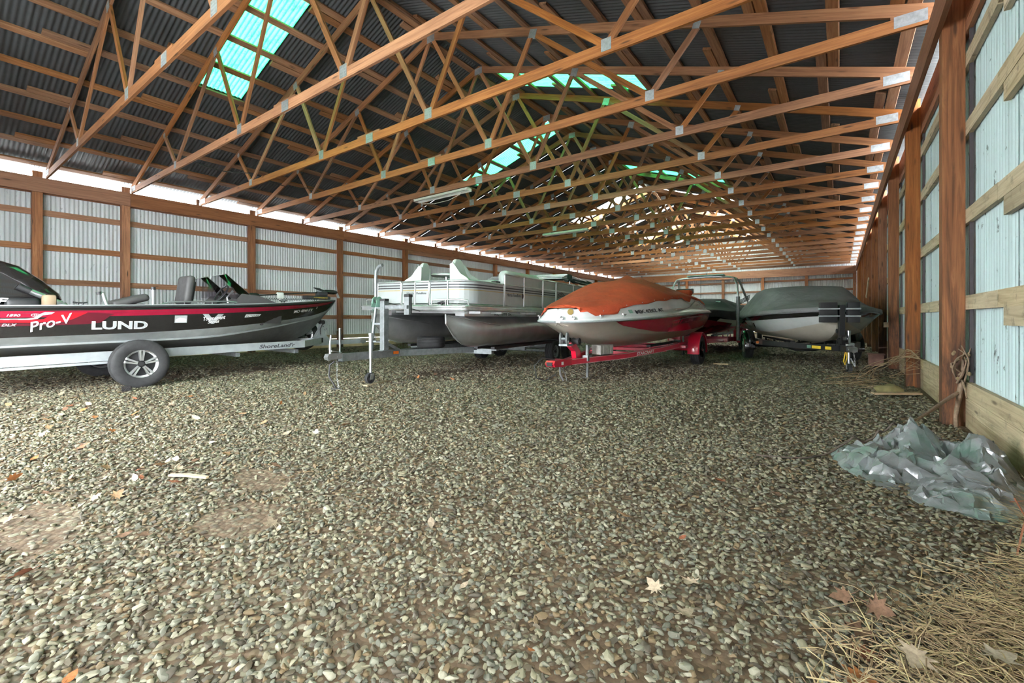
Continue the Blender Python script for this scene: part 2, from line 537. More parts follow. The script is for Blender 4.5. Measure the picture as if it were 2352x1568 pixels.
ANG = math.atan(SLOPE)
DEAVE = HALF + 0.30                     # level distance from ridge to sheet edge
RW = PITCH * 10
def roof_sheet(d0, d1, mat, name):
    return corrugated(RW + 0.02, (d1 - d0) / math.cos(ANG), name, mat, amp=0.011)
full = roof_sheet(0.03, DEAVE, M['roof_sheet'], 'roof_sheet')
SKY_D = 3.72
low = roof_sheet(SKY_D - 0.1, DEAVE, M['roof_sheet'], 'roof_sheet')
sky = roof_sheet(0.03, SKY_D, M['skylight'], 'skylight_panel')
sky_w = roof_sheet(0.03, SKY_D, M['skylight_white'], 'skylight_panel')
for side in (-1, 1):
    g0 = 3.60 - 8 * RW if side < 0 else 8.47 - 14 * RW
    n = int((YE + 0.3 - g0) / RW) + 1
    for i in range(n):
        y = g0 + i * RW
        # local x -> +Y, local z -> down the slope towards the eave
        ux = Vector((0, 1, 0)); uz = Vector((side * math.cos(ANG), 0, -math.sin(ANG))); uy = uz.cross(ux)
        is_sky = (i % 10 == 8) if side < 0 else (i % 10 == 4)
        if y > 18: is_sky = is_sky or ((i % 5 == 3) if side < 0 else (i % 5 == 4))
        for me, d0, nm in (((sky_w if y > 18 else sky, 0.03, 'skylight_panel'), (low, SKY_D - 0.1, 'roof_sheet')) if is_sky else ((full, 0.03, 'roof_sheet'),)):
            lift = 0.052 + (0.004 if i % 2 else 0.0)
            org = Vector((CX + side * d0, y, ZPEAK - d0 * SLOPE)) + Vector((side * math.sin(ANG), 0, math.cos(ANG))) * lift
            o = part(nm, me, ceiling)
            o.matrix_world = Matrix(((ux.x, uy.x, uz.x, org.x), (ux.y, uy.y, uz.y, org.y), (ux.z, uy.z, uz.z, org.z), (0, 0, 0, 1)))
mb = MB()
for s in (-1, 1):
    mb.beam((CX + s * 0.09, Y0 - 0.3, ZPEAK + 0.045), (CX + s * 0.09, YE + 0.3, ZPEAK + 0.045), 0.2, 0.004, up=(s * math.sin(ANG), 0, math.cos(ANG)))
mb.build('ridge_cap', M['roof_sheet'], ceiling)

# ------------------------------------------------------------------ roof trusses
def truss_meshes():
    """every member of one truss, local x from the ridge line, z from the chord underside"""
    zp = ZPEAK - ZB1
    th = 0.038
    out = []
    def bar(name, p0, p1, h, y=0.0):
        mb = MB().beam((p0[0], y, p0[1]), (p1[0], y, p1[1]), th, h)
        out.append((name, mb.mesh(name, M['truss_wood'])))
    def poly(name, pts):
        mb = MB()
        n = len(pts)
        vs = [(p[0], -th / 2, p[1]) for p in pts] + [(p[0], th / 2, p[1]) for p in pts]
        fs = [tuple(range(n)), tuple(range(n, 2 * n))[::-1]] + [(i, (i + 1) % n, n + (i + 1) % n, n + i) for i in range(n)]
        dx, dz = pts[1][0] - pts[0][0], pts[1][1] - pts[0][1]
        L = math.hypot(dx, dz)
        g = [((v[0] * dx + v[2] * dz) / L, (-v[0] * dz + v[2] * dx) / L, v[1]) for v in vs]
        mb.add(vs, fs, 0, g)
        out.append((name, mb.mesh(name, M['truss_wood'])))
    ch = 0.14; vt = ch / math.cos(ANG)
    hz = ZHEEL - ZB1
    top = lambda x: zp - abs(x) * SLOPE
    poly('bottom_chord', [(-HALF, 0), (HALF, 0), (HALF, 0.06), (HALF - 0.35, ch), (-HALF + 0.35, ch), (-HALF, 0.06)])
    for s in (-1, 1):
        # sloping chord, notched down on to the heel
        pts = [(s * HALF, top(HALF)), (0, zp), (0, zp - vt), (s * (HALF - 0.36), top(HALF - 0.36) - vt + 0.003), (s * (HALF - 0.36), ch + 0.003), (s * HALF, 0.063)]
        poly('top_chord', pts)
    w = 0.085
    B = [HALF - 3.08, HALF - 6.15]           # bottom nodes from centre
    Cx, Sx = HALF - 5.15, HALF - 2.42        # top nodes
    for s in (-1, 1):
        tz = lambda x: top(x) - vt
        bar('web', (s * Sx, tz(Sx) + .005), (s * (B[0] + .03), ch), w)
        bar('web', (s * (B[0] - .05), ch), (s * (Cx + .05), tz(Cx) - 0.005), w)
        bar('web', (s * (Cx - .05), tz(Cx) + 0.005), (s * (B[1] + .05), ch), w)
        bar('web', (s * (B[1] - .05), ch), (s * 0.05, tz(0.0) + 0.01), w)
    def plate(x, z, dx, dz, ang=0.0):
        mb = MB()
        for y in (-th / 2 - 0.002, th / 2 + 0.002):
            mb.box(-dx / 2, dx / 2, y - 0.0015, y + 0.0015, -dz / 2, dz / 2)
            for i in range(int(dx / 0.03)):
                for j in range(int(dz / 0.04)):
                    px, pz = -dx / 2 + 0.02 + i * 0.03, -dz / 2 + 0.02 + j * 0.04
                    if px < dx / 2 - 0.005 and pz < dz / 2 - 0.005:
                        sgn = -1 if y < 0 else 1
                        mb.box(px - .003, px + .003, y, y + sgn * .0035, pz - .009, pz + .009)
        mb.xf(Matrix.Translation((x, 0, z)) @ Matrix.Rotation(ang, 4, 'Y'))
        out.append(('truss_plate', mb.mesh('truss_plate', M['plate'])))
    for s in (-1, 1):
        plate(s * (HALF - 0.19), 0.10, 0.28, 0.13, 0.0)
        plate(s * Sx, top(Sx) - vt * .75, 0.10, 0.10, s * ANG)
        plate(s * Cx, top(Cx) - vt * .8, 0.15, 0.15, s * ANG)
        plate(s * B[0], ch * .78, 0.13, 0.15)
        plate(s * B[1], ch * .78, 0.16, 0.17)
    plate(0, zp - vt * .8, 0.22, 0.15)
    plate(0.02, ch * .55, 0.20, 0.16)
    # splice block lying on the bottom chord behind the middle plate
    out.append(('splice_block', MB().box(-0.34, 0.30, -0.015, 0.017, ch + .002, ch + 0.04).mesh('splice_block', M['truss_wood'])))
    return out
TM = truss_meshes()
ORD = ['first', 'second', 'third', 'fourth', 'fifth', 'sixth', 'seventh', 'eighth', 'ninth', 'tenth', 'eleventh', 'twelfth', 'thirteenth', 'fourteenth',
       'fifteenth', 'sixteenth', 'seventeenth', 'eighteenth', 'nineteenth', 'twentieth', 'twenty-first', 'twenty-second']
for k, y in enumerate(TRUSS_Y):
    if k == 0:
        lab = 'timber roof truss directly overhead, just before the first one whose left end shows'
    elif k == len(TRUSS_Y) - 1:
        lab = 'last timber roof truss, standing closest to the far end wall'
    else:
        lab = '%s timber roof truss counted along the left header, web bars between two chords' % ORD[k - 1]
    t = thing('roof_truss', lab, 'roof truss', (CX, y + 0.019, ZB1), 0, 'row of timber roof trusses')
    for nm, me in TM:
        part(nm, me, t)
# ------------------------------------------------------------------ ground: dirt floor, gravel, yard outside
def floor_mat():
    t = NT('gravel_ground')
    p = t.pos()
    vor = t.n('ShaderNodeTexVoronoi', {'Vector': p, 'Scale': 34.0, 'Randomness': 1.0})
    d = vor.outputs['Distance']
    rc = vor.outputs['Color']
    sep = t.n('ShaderNodeSeparateColor', {0: rc})
    stone = t.ramp(sep.outputs[0], [(0.0, srgb(84, 76, 62)), (0.35, srgb(114, 104, 84)), (0.6, srgb(130, 122, 100)), (0.8, srgb(104, 88, 66)), (1.0, srgb(150, 144, 124))])
    dirt = t.ramp(t.noise(p, 14.0, 6, 0.7), [(0.3, srgb(70, 56, 42)), (0.7, srgb(112, 92, 70))])
    cov = t.noise(t.vmath('MULTIPLY', p, (0.55, 0.8, 1)), 1.0, 4, 0.6)
    e = t.math('GREATER_THAN', t.math('ADD', d, t.n('ShaderNodeMapRange', {0: cov, 1: 0.3, 2: 0.7, 3: 0.42, 4: -0.10}).outputs[0]), 0.55)
    col = t.mix(e, stone, dirt)
    t.p(Base_Color=col, Roughness=0.9)
    t.bump(t.math('SUBTRACT', 1.0, d), 0.5, 0.015)
    return t.m
M['floor'] = floor_mat()
def yard_mat():
    t = NT('pale_yard')
    f = t.noise(t.pos(), 1.5, 6, 0.65)
    t.p(Base_Color=t.ramp(f, [(0.3, (0.60, 0.60, 0.58)), (0.7, (0.74, 0.74, 0.72))]), Roughness=0.95)
    return t.m
M['yard'] = yard_mat()
floor = structure('floor')
MB().add([(XL - 0.25, Y0 - 0.4, 0), (XR + 0.21, Y0 - 0.4, 0), (XR + 0.21, YE + 0.2, 0), (XL - 0.25, YE + 0.2, 0)], [(0, 1, 2, 3)]).build('dirt_ground', M['floor'], floor)
mb = MB()
ax, bx, ay, by = XL - 0.25, XR + 0.21, Y0 - 0.4, YE + 0.2
for x0, x1, y0, y1 in ((-60, ax, -60, 90), (bx, 60, -60, 90), (ax, bx, -60, ay), (ax, bx, by, 90)):
    o = len(mb.v)
    mb.add([(x0, y0, -0.01), (x1, y0, -0.01), (x1, y1, -0.01), (x0, y1, -0.01)], [(0, 1, 2, 3)])
mb.build('ground', M['yard'], kind='structure')
# gravel: the 300 stones that show largest are objects, the others one "stuff" part
def pebble_mesh(seed):
    r = np.random.default_rng(seed)
    bm = bmesh.new()
    for i in range(15):
        v = r.normal(size=3); v /= np.linalg.norm(v)
        v = v * r.uniform(0.85, 1.1)
        bm.verts.new((v[0], v[1] * r.uniform(0.72, 0.95), v[2] * 0.62))
    bmesh.ops.convex_hull(bm, input=bm.verts)
    bmesh.ops.delete(bm, geom=[v for v in bm.verts if not v.link_faces], context='VERTS')
    bmesh.ops.bevel(bm, geom=list(bm.edges), offset=0.10, offset_type='OFFSET', segments=1, affect='EDGES', clamp_overlap=True)
    me = bpy.data.meshes.new('pebble')
    bm.to_mesh(me); bm.free()
    me.materials.append(M['pebble'])
    me.polygons.foreach_set('use_smooth', [True] * len(me.polygons))
    me.set_sharp_from_angle(angle=math.radians(38))
    return me
def pebble_mat():
    t = NT('river_gravel')
    r = t.rand()
    col = t.ramp(r, [(0.0, srgb(88, 80, 63)), (0.14, srgb(118, 115, 94)), (0.3, srgb(100, 100, 87)), (0.45, srgb(131, 126, 103)), (0.58, srgb(109, 93, 67)),
                     (0.7, srgb(117, 117, 101)), (0.8, srgb(79, 73, 61)), (0.9, srgb(140, 137, 118)), (1.0, srgb(117, 89, 60))], 'CONSTANT')
    f = t.noise(t.obj_coord(), 2.0, 5, 0.65)
    col = t.mix(t.n('ShaderNodeMapRange', {0: f, 1: 0.3, 2: 0.75, 3: 0.0, 4: 0.45}).outputs[0], col, t.mix(1.0, col, (0.55, 0.5, 0.43), 'MULTIPLY'))
    t.p(Base_Color=col, Roughness=0.75)
    return t.m
M['pebble'] = pebble_mat()
PEB = [pebble_mesh(100 + i) for i in range(8)]

def thin(x, y):
    """bare-dirt patches in the gravel: 1 full cover .. 0 bare"""
    a = mnoise.noise((x * 0.55, y * 0.8, 3.3)) * 0.6 + mnoise.noise((x * 1.4, y * 1.9, 9.1)) * 0.4
    for (px, py, rx, ry) in ((-2.51, 1.06, 0.26, 0.20), (-3.25, 0.42, 0.35, 0.16), (-3.0, 1.38, 0.30, 0.16)):
        d = ((x - px) / rx) ** 2 + ((y - py) / ry) ** 2
        if d < 1.6:
            a -= 1.0 * max(0, 1 - d / 1.6)
    return a
cosY, sinY = math.cos(YAW), math.sin(YAW)
pts = []
def scatter(w0, w1, dens, r0, r1, lo):
    """stones over a band of distance from where the photographer stood, wider than the view"""
    area = 0
    n = int((w1 ** 2 - w0 ** 2) * 1.32 * dens)
    ws = np.sqrt(RNG.uniform(w0 ** 2, w1 ** 2, n)); ts = RNG.uniform(-1.32, 1.32, n)
    X = ws * (ts * cosY - sinY); Y = ws * (ts * sinY + cosY)
    for x, y, w in zip(X, Y, ws):
        if x > XR + 0.1 or x < XL or y > YE: continue
        if thin(x, y) < lo and random.random() < 0.93: continue
        pts.append((x, y, random.uniform(r0, r1) * random.choice((1, 1, 1, 0.7, 1.25)), w))
scatter(0.75, 2.4, 2300, 0.0095, 0.0165, -0.62)
scatter(2.4, 4.2, 1700, 0.011, 0.018, -0.60)
scatter(4.2, 7.5, 800, 0.013, 0.021, -0.52)
scatter(7.5, 13.0, 330, 0.015, 0.025, -0.42)
scatter(13.0, 22.0, 70, 0.018, 0.03, -0.4)
P = np.array(pts)
N = len(P)
order = np.argsort(-(P[:, 2] / P[:, 3]))
inview = [i for i in order if 1.27 < P[i, 3] < 3.0 and abs((P[i, 0] * cosY + P[i, 1] * sinY) / P[i, 3]) < 1.12 and P[i, 2] < 0.0205]
near = set(inview[:300])
rot = np.zeros((N, 3)); scl = np.zeros((N, 3)); kind = RNG.integers(0, 8, N); zz = np.zeros(N)
rot[:, 0] = RNG.normal(0, 0.30, N); rot[:, 1] = RNG.normal(0, 0.30, N); rot[:, 2] = RNG.uniform(0, 2 * PI, N)
a = RNG.uniform(0.85, 1.45, N)
scl[:, 0] = P[:, 2] * a; scl[:, 1] = P[:, 2] * RNG.uniform(0.8, 1.05, N); scl[:, 2] = P[:, 2] * RNG.uniform(0.65, 1.0, N)
zz = P[:, 2] * RNG.uniform(0.05, 0.62, N)
for i in near:
    o = link('pebble', PEB[kind[i]], floor, (P[i, 0], P[i, 1], zz[i] + 0.003), tuple(rot[i]))
    o.scale = tuple(scl[i])
rest = np.array([i for i in range(N) if i not in near])
gm = bpy.data.meshes.new('gravel')
gm.from_pydata(np.column_stack([P[rest, 0], P[rest, 1], zz[rest]]).tolist(), [], [])
for nm, typ, arr in (('rot', 'FLOAT_VECTOR', rot[rest]), ('scl', 'FLOAT_VECTOR', scl[rest])):
    at = gm.attributes.new(nm, typ, 'POINT'); at.data.foreach_set('vector', arr.astype(np.float32).ravel())
at = gm.attributes.new('pick', 'INT', 'POINT'); at.data.foreach_set('value', kind[rest].astype(np.int32))
gravel = link('gravel', gm, floor, kind='stuff')
stones = []
for o in floor.children:
    if o.name.startswith('pebble') and o.data not in [s.data for s in stones]:
        stones.append(o)
def instancer(target, protos):
    ng = bpy.data.node_groups.new('stones_on_points', 'GeometryNodeTree')
    ng.interface.new_socket('Geometry', in_out='INPUT', socket_type='NodeSocketGeometry')
    ng.interface.new_socket('Geometry', in_out='OUTPUT', socket_type='NodeSocketGeometry')
    gi = ng.nodes.new('NodeGroupInput'); go = ng.nodes.new('NodeGroupOutput')
    iop = ng.nodes.new('GeometryNodeInstanceOnPoints')
    g2i = ng.nodes.new('GeometryNodeGeometryToInstance')
    for p in reversed(protos):
        oi = ng.nodes.new('GeometryNodeObjectInfo')
        oi.inputs['Object'].default_value = p
        oi.transform_space = 'ORIGINAL'
        ng.links.new(oi.outputs['Geometry'], g2i.inputs[0])
    ng.links.new(gi.outputs[0], iop.inputs['Points'])
    ng.links.new(g2i.outputs[0], iop.inputs['Instance'])
    iop.inputs['Pick Instance'].default_value = True
    def attr(nm, typ):
        a = ng.nodes.new('GeometryNodeInputNamedAttribute'); a.data_type = typ
        a.inputs['Name'].default_value = nm
        return a.outputs['Attribute']
    ng.links.new(attr('pick', 'INT'), iop.inputs['Instance Index'])
    e2r = ng.nodes.new('FunctionNodeEulerToRotation')
    ng.links.new(attr('rot', 'FLOAT_VECTOR'), e2r.inputs[0])
    ng.links.new(e2r.outputs[0], iop.inputs['Rotation'])
    ng.links.new(attr('scl', 'FLOAT_VECTOR'), iop.inputs['Scale'])
    ng.links.new(iop.outputs[0], go.inputs[0])
    md = target.modifiers.new('stones', 'NODES'); md.node_group = ng
instancer(gravel, stones)
print('pebbles', N, 'protos', len(stones))
# ------------------------------------------------------------------ more helpers for the boats
def rbox(mb, x0, x1, y0, y1, z0, z1, r=0.02, mi=0, seg=2, mtx=None):
    bm = bmesh.new()
    bmesh.ops.create_cube(bm, size=1.0)
    bmesh.ops.scale(bm, vec=(x1 - x0, y1 - y0, z1 - z0), verts=bm.verts)
    bmesh.ops.translate(bm, vec=((x0 + x1) / 2, (y0 + y1) / 2, (z0 + z1) / 2), verts=bm.verts)
    bmesh.ops.bevel(bm, geom=list(bm.edges), offset=r, offset_type='OFFSET', segments=seg, profile=0.5, affect='EDGES', clamp_overlap=True)
    if mtx is not None:
        bmesh.ops.transform(bm, matrix=mtx, verts=bm.verts)
    bm.verts.index_update()
    mb.add([tuple(v.co) for v in bm.verts], [tuple(v.index for v in f.verts) for f in bm.faces], mi)
    bm.free()
    return mb

def at_x(px, py, X):
    """the point of the plane x = X that stands at a given place in the photograph"""
    t = (px - 1176.0) / 1029.0
    w = X / (t * cosY - sinY)
    return w * (t * sinY + cosY), 1.045 + (731.0 - py) * w / 1029.0

_txt = {}
def text_mesh(s, shear=0.0, bold=0.0):
    """flat lettering as 2-D points scaled to the unit square, with its width / height"""
    k = (s, shear, bold)
    if k in _txt: return _txt[k]
    cu = bpy.data.curves.new('lettering', 'FONT')
    cu.body = s; cu.shear = shear; cu.offset = bold; cu.resolution_u = 3
    o = bpy.data.objects.new('lettering', cu)
    COL.objects.link(o)
    bpy.context.view_layer.update()
    dg = bpy.context.evaluated_depsgraph_get()
    me = o.evaluated_get(dg).to_mesh()
    vs = np.array([v.co[:] for v in me.vertices])[:, :2]
    fs = [tuple(p.vertices) for p in me.polygons]
    o.evaluated_get(dg).to_mesh_clear()
    bpy.data.objects.remove(o); bpy.data.curves.remove(cu)
    lo, hi = vs.min(0), vs.max(0)
    _txt[k] = ((vs - lo) / (hi - lo), fs, (hi - lo)[0] / (hi - lo)[1])
    return _txt[k]

def decal(name, uv, fs, fn, mat, parent, **tags):
    """flat print: 2-D points carried on to a surface by fn(u, v)"""
    vs = [fn(u, v) for u, v in uv]
    return MB().add(vs, fs).build(name, mat, parent, **tags)

def letter(s, fn, box, mat, parent, shear=0.0, bold=0.0, rot=0.0, name='lettering'):
    vs, fs, asp = text_mesh(s, shear, bold)
    u0, u1, v0, v1 = box
    cu, cv = (u0 + u1) / 2, (v0 + v1) / 2
    out = []
    for a, b in vs:
        x = (a - 0.5) * (u1 - u0); y = (b - 0.5) * (v1 - v0)
        out.append((cu + x * math.cos(rot) - y * math.sin(rot), cv + x * math.sin(rot) + y * math.cos(rot)))
    return decal(name, out, fs, fn, mat, parent)

def patch(name, poly, fn, mat, parent, sub=6, subv=1):
    """a polygon printed on a curved side: cut into columns so that it follows the surface"""
    P = [Vector((p[0], p[1])) for p in poly]
    bm = bmesh.new()
    f = bm.faces.new([bm.verts.new((p.x, p.y, 0)) for p in P])
    lo = min(p.x for p in P); hi = max(p.x for p in P)
    for i in range(1, sub):
        x = lo + (hi - lo) * i / sub
        bmesh.ops.bisect_plane(bm, geom=bm.verts[:] + bm.edges[:] + bm.faces[:], plane_co=(x, 0, 0), plane_no=(1, 0, 0))
    lo = min(p.y for p in P); hi = max(p.y for p in P)
    for i in range(1, subv):
        bmesh.ops.bisect_plane(bm, geom=bm.verts[:] + bm.edges[:] + bm.faces[:], plane_co=(0, lo + (hi - lo) * i / subv, 0), plane_no=(0, 1, 0))
    bm.verts.index_update()
    uv = [(v.co.x, v.co.y) for v in bm.verts]; fs = [tuple(v.index for v in q.verts) for q in bm.faces]
    bm.free()
    return decal(name, uv, fs, fn, mat, parent)

def interp_stations(st, y):
    ys = [s[0] for s in st]
    n = len(st[0][1])
    return [(float(np.interp(y, ys, [s[1][k][0] for s in st])), float(np.interp(y, ys, [s[1][k][1] for s in st]))) for k in range(n)]

def dense(st, n):
    """resample hull stations with a smooth cubic in y"""
    ys = np.array([s[0] for s in st]); A = np.array([[c for p in s[1] for c in p] for s in st])
    out = []
    yy = np.linspace(ys[0], ys[-1], n)
    # Catmull-Rom through the stations
    for y in yy:
        i = int(np.clip(np.searchsorted(ys, y) - 1, 0, len(ys) - 2))
        h = ys[i + 1] - ys[i]; t = (y - ys[i]) / h
        def tan(j):
            if j == 0: return (A[1] - A[0]) / (ys[1] - ys[0])
            if j == len(ys) - 1: return (A[-1] - A[-2]) / (ys[-1] - ys[-2])
            return (A[j + 1] - A[j - 1]) / (ys[j + 1] - ys[j - 1])
        m0, m1 = tan(i) * h, tan(i + 1) * h
        v = (2 * t**3 - 3 * t**2 + 1) * A[i] + (t**3 - 2 * t**2 + t) * m0 + (-2 * t**3 + 3 * t**2) * A[i + 1] + (t**3 - t**2) * m1
        out.append((float(y), [(max(0.002, float(v[2 * k])), float(v[2 * k + 1])) for k in range(len(v) // 2)]))
    return out

def hull_mesh(mb, st, mats_of, cap_stern=0):
    """mirror the half stations (gunwale .. keel) and skin them; mats_of(strake, y) gives the colour"""
    rings = []
    for y, pts in st:
        r = [(x, y, z) for x, z in pts] + [(-x, y, z) for x, z in pts[::-1]]
        rings.append(r)
    n = len(st[0][1])
    def mis(i, k):
        s = k if k < n - 1 else (2 * n - 2 - k if k > n - 1 else n - 2)
        return mats_of(min(s, n - 2), (st[i][0] + st[i + 1][0]) / 2, -1 if k >= n else 1)
    mb.loft(rings, closed_ring=False, mis=mis)
    # transom
    mb.add(rings[0], [tuple(range(2 * n))], cap_stern)
    return mb

def side_fn(st, sgn, off=0.006):
    """(y, z) -> point on the hull side"""
    def fn(y, z):
        p = interp_stations(st, y)
        for (xa, za), (xb, zb) in zip(p[:-1], p[1:]):
            if zb <= z <= za or z > za:
                t = (za - z) / (za - zb) if abs(za - zb) > 1e-6 else 0
                return (sgn * (xa + (xb - xa) * t + off), y, z)
        return (sgn * (p[-1][0] + off), y, z)
    return fn

def tyre_mesh(R, W, name='tyre'):
    rim = R * 0.58
    p = [(rim, -W * .42), (rim + .02, -W * .47), (R * .82, -W * .5), (R * .93, -W * .47), (R * .985, -W * .40)]
    tread = []
    for g in (-.26, 0.0, .26):
        tread += [(R, W * (g - .035)), (R - .010, W * (g - .022)), (R - .010, W * (g + .022)), (R, W * (g + .035))]
    prof = p + tread + [(r, -h) for r, h in p[::-1]] + [(rim - .012, W * .3), (rim - .012, -W * .3)]
    mb = MB()
    mb.lathe(prof, 'X', n=40, closed=True)
    # tread blocks round the shoulder
    return mb.mesh(name, M['rubber'], smooth=35)

def rim_mesh(R, W, style, mats):
    """dished wheel; outer face at +x"""
    r = R * 0.585
    mb = MB()
    mb.lathe([(r, -W * .40), (r + .004, -W * .42), (r - .015, -W * .36), (r - .03, 0), (r - .03, W * .30), (r - .012, W * .40), (r + .003, W * .42), (r, W * .36)], 'X', n=36)
    if style == 'spoke':
        mb.lathe([(0.0, W * .18), (r - .03, W * .18)], 'X', n=36, mi=1)
        for k in range(5):
            a = 2 * PI * k / 5 + 0.3
            for d in (-0.13, 0.13):
                p0 = (W * .36, math.cos(a + d * 1.6) * .05, math.sin(a + d * 1.6) * .05)
                p1 = (W * .38, math.cos(a + d) * (r - .012), math.sin(a + d) * (r - .012))
                mb.beam(p0, p1, 0.020, 0.05, up=(1, 0, 0), w1=0.030, h1=0.05)
        mb.lathe([(0.0, W * .46), (.035, W * .45), (.048, W * .34), (.055, W * .2)], 'X', n=20, mi=1)
        for k in range(5):
            a = 2 * PI * k / 5
            mb.cyl((W * .38, math.cos(a) * .057, math.sin(a) * .057), (W * .43, math.cos(a) * .057, math.sin(a) * .057), .009, n=6, mi=0)
    else:
        mb.lathe([(0.0, W * .25), (.05, W * .25), (.09, W * .16), (r * .8, W * .22), (r - .03, W * .12)], 'X', n=36)
        mb.lathe([(0.0, W * .46), (.022, W * .45), (.03, W * .36), (.032, W * .22)], 'X', n=16, mi=1)
        for k in range(5):
            a = 2 * PI * k / 5
            mb.cyl((W * .17, math.cos(a) * .062, math.sin(a) * .062), (W * .25, math.cos(a) * .062, math.sin(a) * .062), .010, n=6, mi=1)
        for k in range(8):
            a = 2 * PI * (k + .5) / 8
            mb.cyl((W * .185, math.cos(a) * r * .72, math.sin(a) * r * .72), (W * .215, math.cos(a) * r * .72, math.sin(a) * r * .72), .016, n=8, mi=1)
    return mb.mesh('rim', mats, smooth=35)

def add_wheel(parent, c, tyre, rim, sgn, flat=False):
    t = link('tyre', tyre, parent, c, (0, PI / 2, 0) if flat else (0, 0, 0 if sgn > 0 else PI))
    link('rim', rim, t)
    return t

def chain_beam(mb, pts, w, h, mi=0):
    for a, b in zip(pts[:-1], pts[1:]):
        d = (Vector(b) - Vector(a)).normalized() * 0.004
        mb.beam(Vector(a) - d, Vector(b) + d, w, h, mi=mi)
    return mb

def fender_mesh(R, W, mat, name='fender', a0=-12, a1=192):
    """curved mudguard with a rolled lip, over a wheel turning about local x"""
    mb = MB()
    rings = []
    for k in range(15):
        a = math.radians(a0 + (a1 - a0) * k / 14)
        c, s = math.cos(a), math.sin(a)
        rings.append([(x, c * r, s * r) for x, r in ((-W / 2, R - .012), (-W / 2, R + .03), (-W / 2 + .02, R + .045), (W / 2 - .02, R + .045), (W / 2, R + .03), (W / 2, R - .05), (W / 2 - .008, R - .05), (W / 2 - .008, R + .03), (W / 2 - .024, R + .037), (-W / 2 + .024, R + .037), (-W / 2 + .008, R + .026), (-W / 2 + .008, R - .012))])
    mb.loft(rings, cap0=True, cap1=True)
    return mb.mesh(name, mat, smooth=40)

def jack(parent, x, y, ztop, mat, wheel=True, wr=0.09, zb=0.0, zmid=None, off=0.02):
    """tongue jack: tube, crank and foot wheel standing on the ground"""
    m = MB()
    zm = zmid or ztop * 0.52
    m.cyl((x, y, zm), (x, y, ztop), .030, n=14)
    m.cyl((x, y, ztop - .02), (x, y, ztop + .012), .036, n=14)
    m.cyl((x, y, zb + wr * 1.5), (x, y, zm + .02), .022, n=12)
    m.tube([(x + .0, y - .02, ztop - .03), (x, y - .09, ztop - .03), (x + .0, y - .11, ztop - .12), (x, y - .19, ztop - .12)], .009, 8)
    j = m.build('jack', mat, parent, smooth=40)
    m = MB()
    if wheel:
        for s in (-1, 1):
            m.prism([(y - .03, zb + wr * 1.75), (y + .03, zb + wr * 1.75), (y + .03 + off, zb + wr - .02), (y - .03 + off, zb + wr - .02)], 'X', x + s * .040 - .003, x + s * .040 + .003)
        m.box(x - .043, x + .043, y - .03, y + .03, zb + wr * 1.75, zb + wr * 1.75 + .006)
        m.build('fork', mat, j)
        w = MB().lathe([(.012, -.03), (wr * .55, -.012), (wr * .62, -.026), (wr * .95, -.030), (wr, -.02), (wr, .02), (wr * .95, .030), (wr * .62, .026), (wr * .55, .012), (.012, .03)], 'X', (x, y + off, zb + wr), n=24, closed=True)
        w.build('foot_wheel', M['rubber'], j, smooth=40)
    else:
        m.box(x - .06, x + .06, y - .06, y + .06, zb, zb + .012)
        m.cyl((x, y, zb), (x, y, zb + wr * 1.6), .024, n=12)
        m.build('foot', mat, j)
    return j

def winch(parent, c, mats):
    x, y, z = c
    m = MB()
    for s in (-1, 1):
        m.lathe([(0.0, s * .035), (.07, s * .035), (.075, s * .045), (0.0, s * .045)], 'X', (x, y, z), n=20)
    m.cyl((x - .04, y, z), (x + .04, y, z), .035, n=14, mi=1)
    m.prism([(y - .08, z - .1), (y + .08, z - .1), (y + .06, z + .03), (y - .06, z + .03)], 'X', x + .05, x + .056)
    m.prism([(y - .08, z - .1), (y + .08, z - .1), (y + .06, z + .03), (y - .06, z + .03)], 'X', x - .056, x - .05)
    m.tube([(x + .05, y, z), (x + .10, y, z), (x + .11, y - .05, z - .14), (x + .17, y - .05, z - .14)], .009, 8)
    return m.build('winch', mats, parent, smooth=40)

def coupler(parent, c, mat, dirn=1):
    x, y, z = c
    m = MB()
    m.prism([(y - .22, z - .035), (y - .22, z + .04), (y - .05, z + .05), (y + .05, z + .045), (y + .075, z), (y + .06, z - .04)], 'X', x - .042, x + .042)
    m.beam((x, y - .2, z + .055), (x, y - .02, z + .085), .03, .012)
    m.cyl((x - .05, y - .1, z), (x + .05, y - .1, z), .012, n=8)
    m.ball((x, y + .02, z - .01), .045, 8)
    return m.build('coupler', mat, parent, smooth=40)

def chain(parent, pts, mat, name='safety_chain', step=.035):
    """links along a hanging line"""
    m = MB()
    pts = [Vector(p) for p in pts]
    d = 0; k = 0
    for a, b in zip(pts[:-1], pts[1:]):
        L = (b - a).length; n = max(1, int(L / step))
        for i in range(n):
            c = a.lerp(b, (i + .5) / n); t = (b - a).normalized()
            s = t.cross(Vector((1, 0.3, 0.1))).normalized()
            if k % 2: s = t.cross(s).normalized()
            m.tube([c + t * (math.cos(q) * .022) + s * (math.sin(q) * .011) for q in [2 * PI * j / 8 for j in range(8)]], .0035, 5, closed=True)
            k += 1
    return m.build(name, mat, parent, smooth=60)

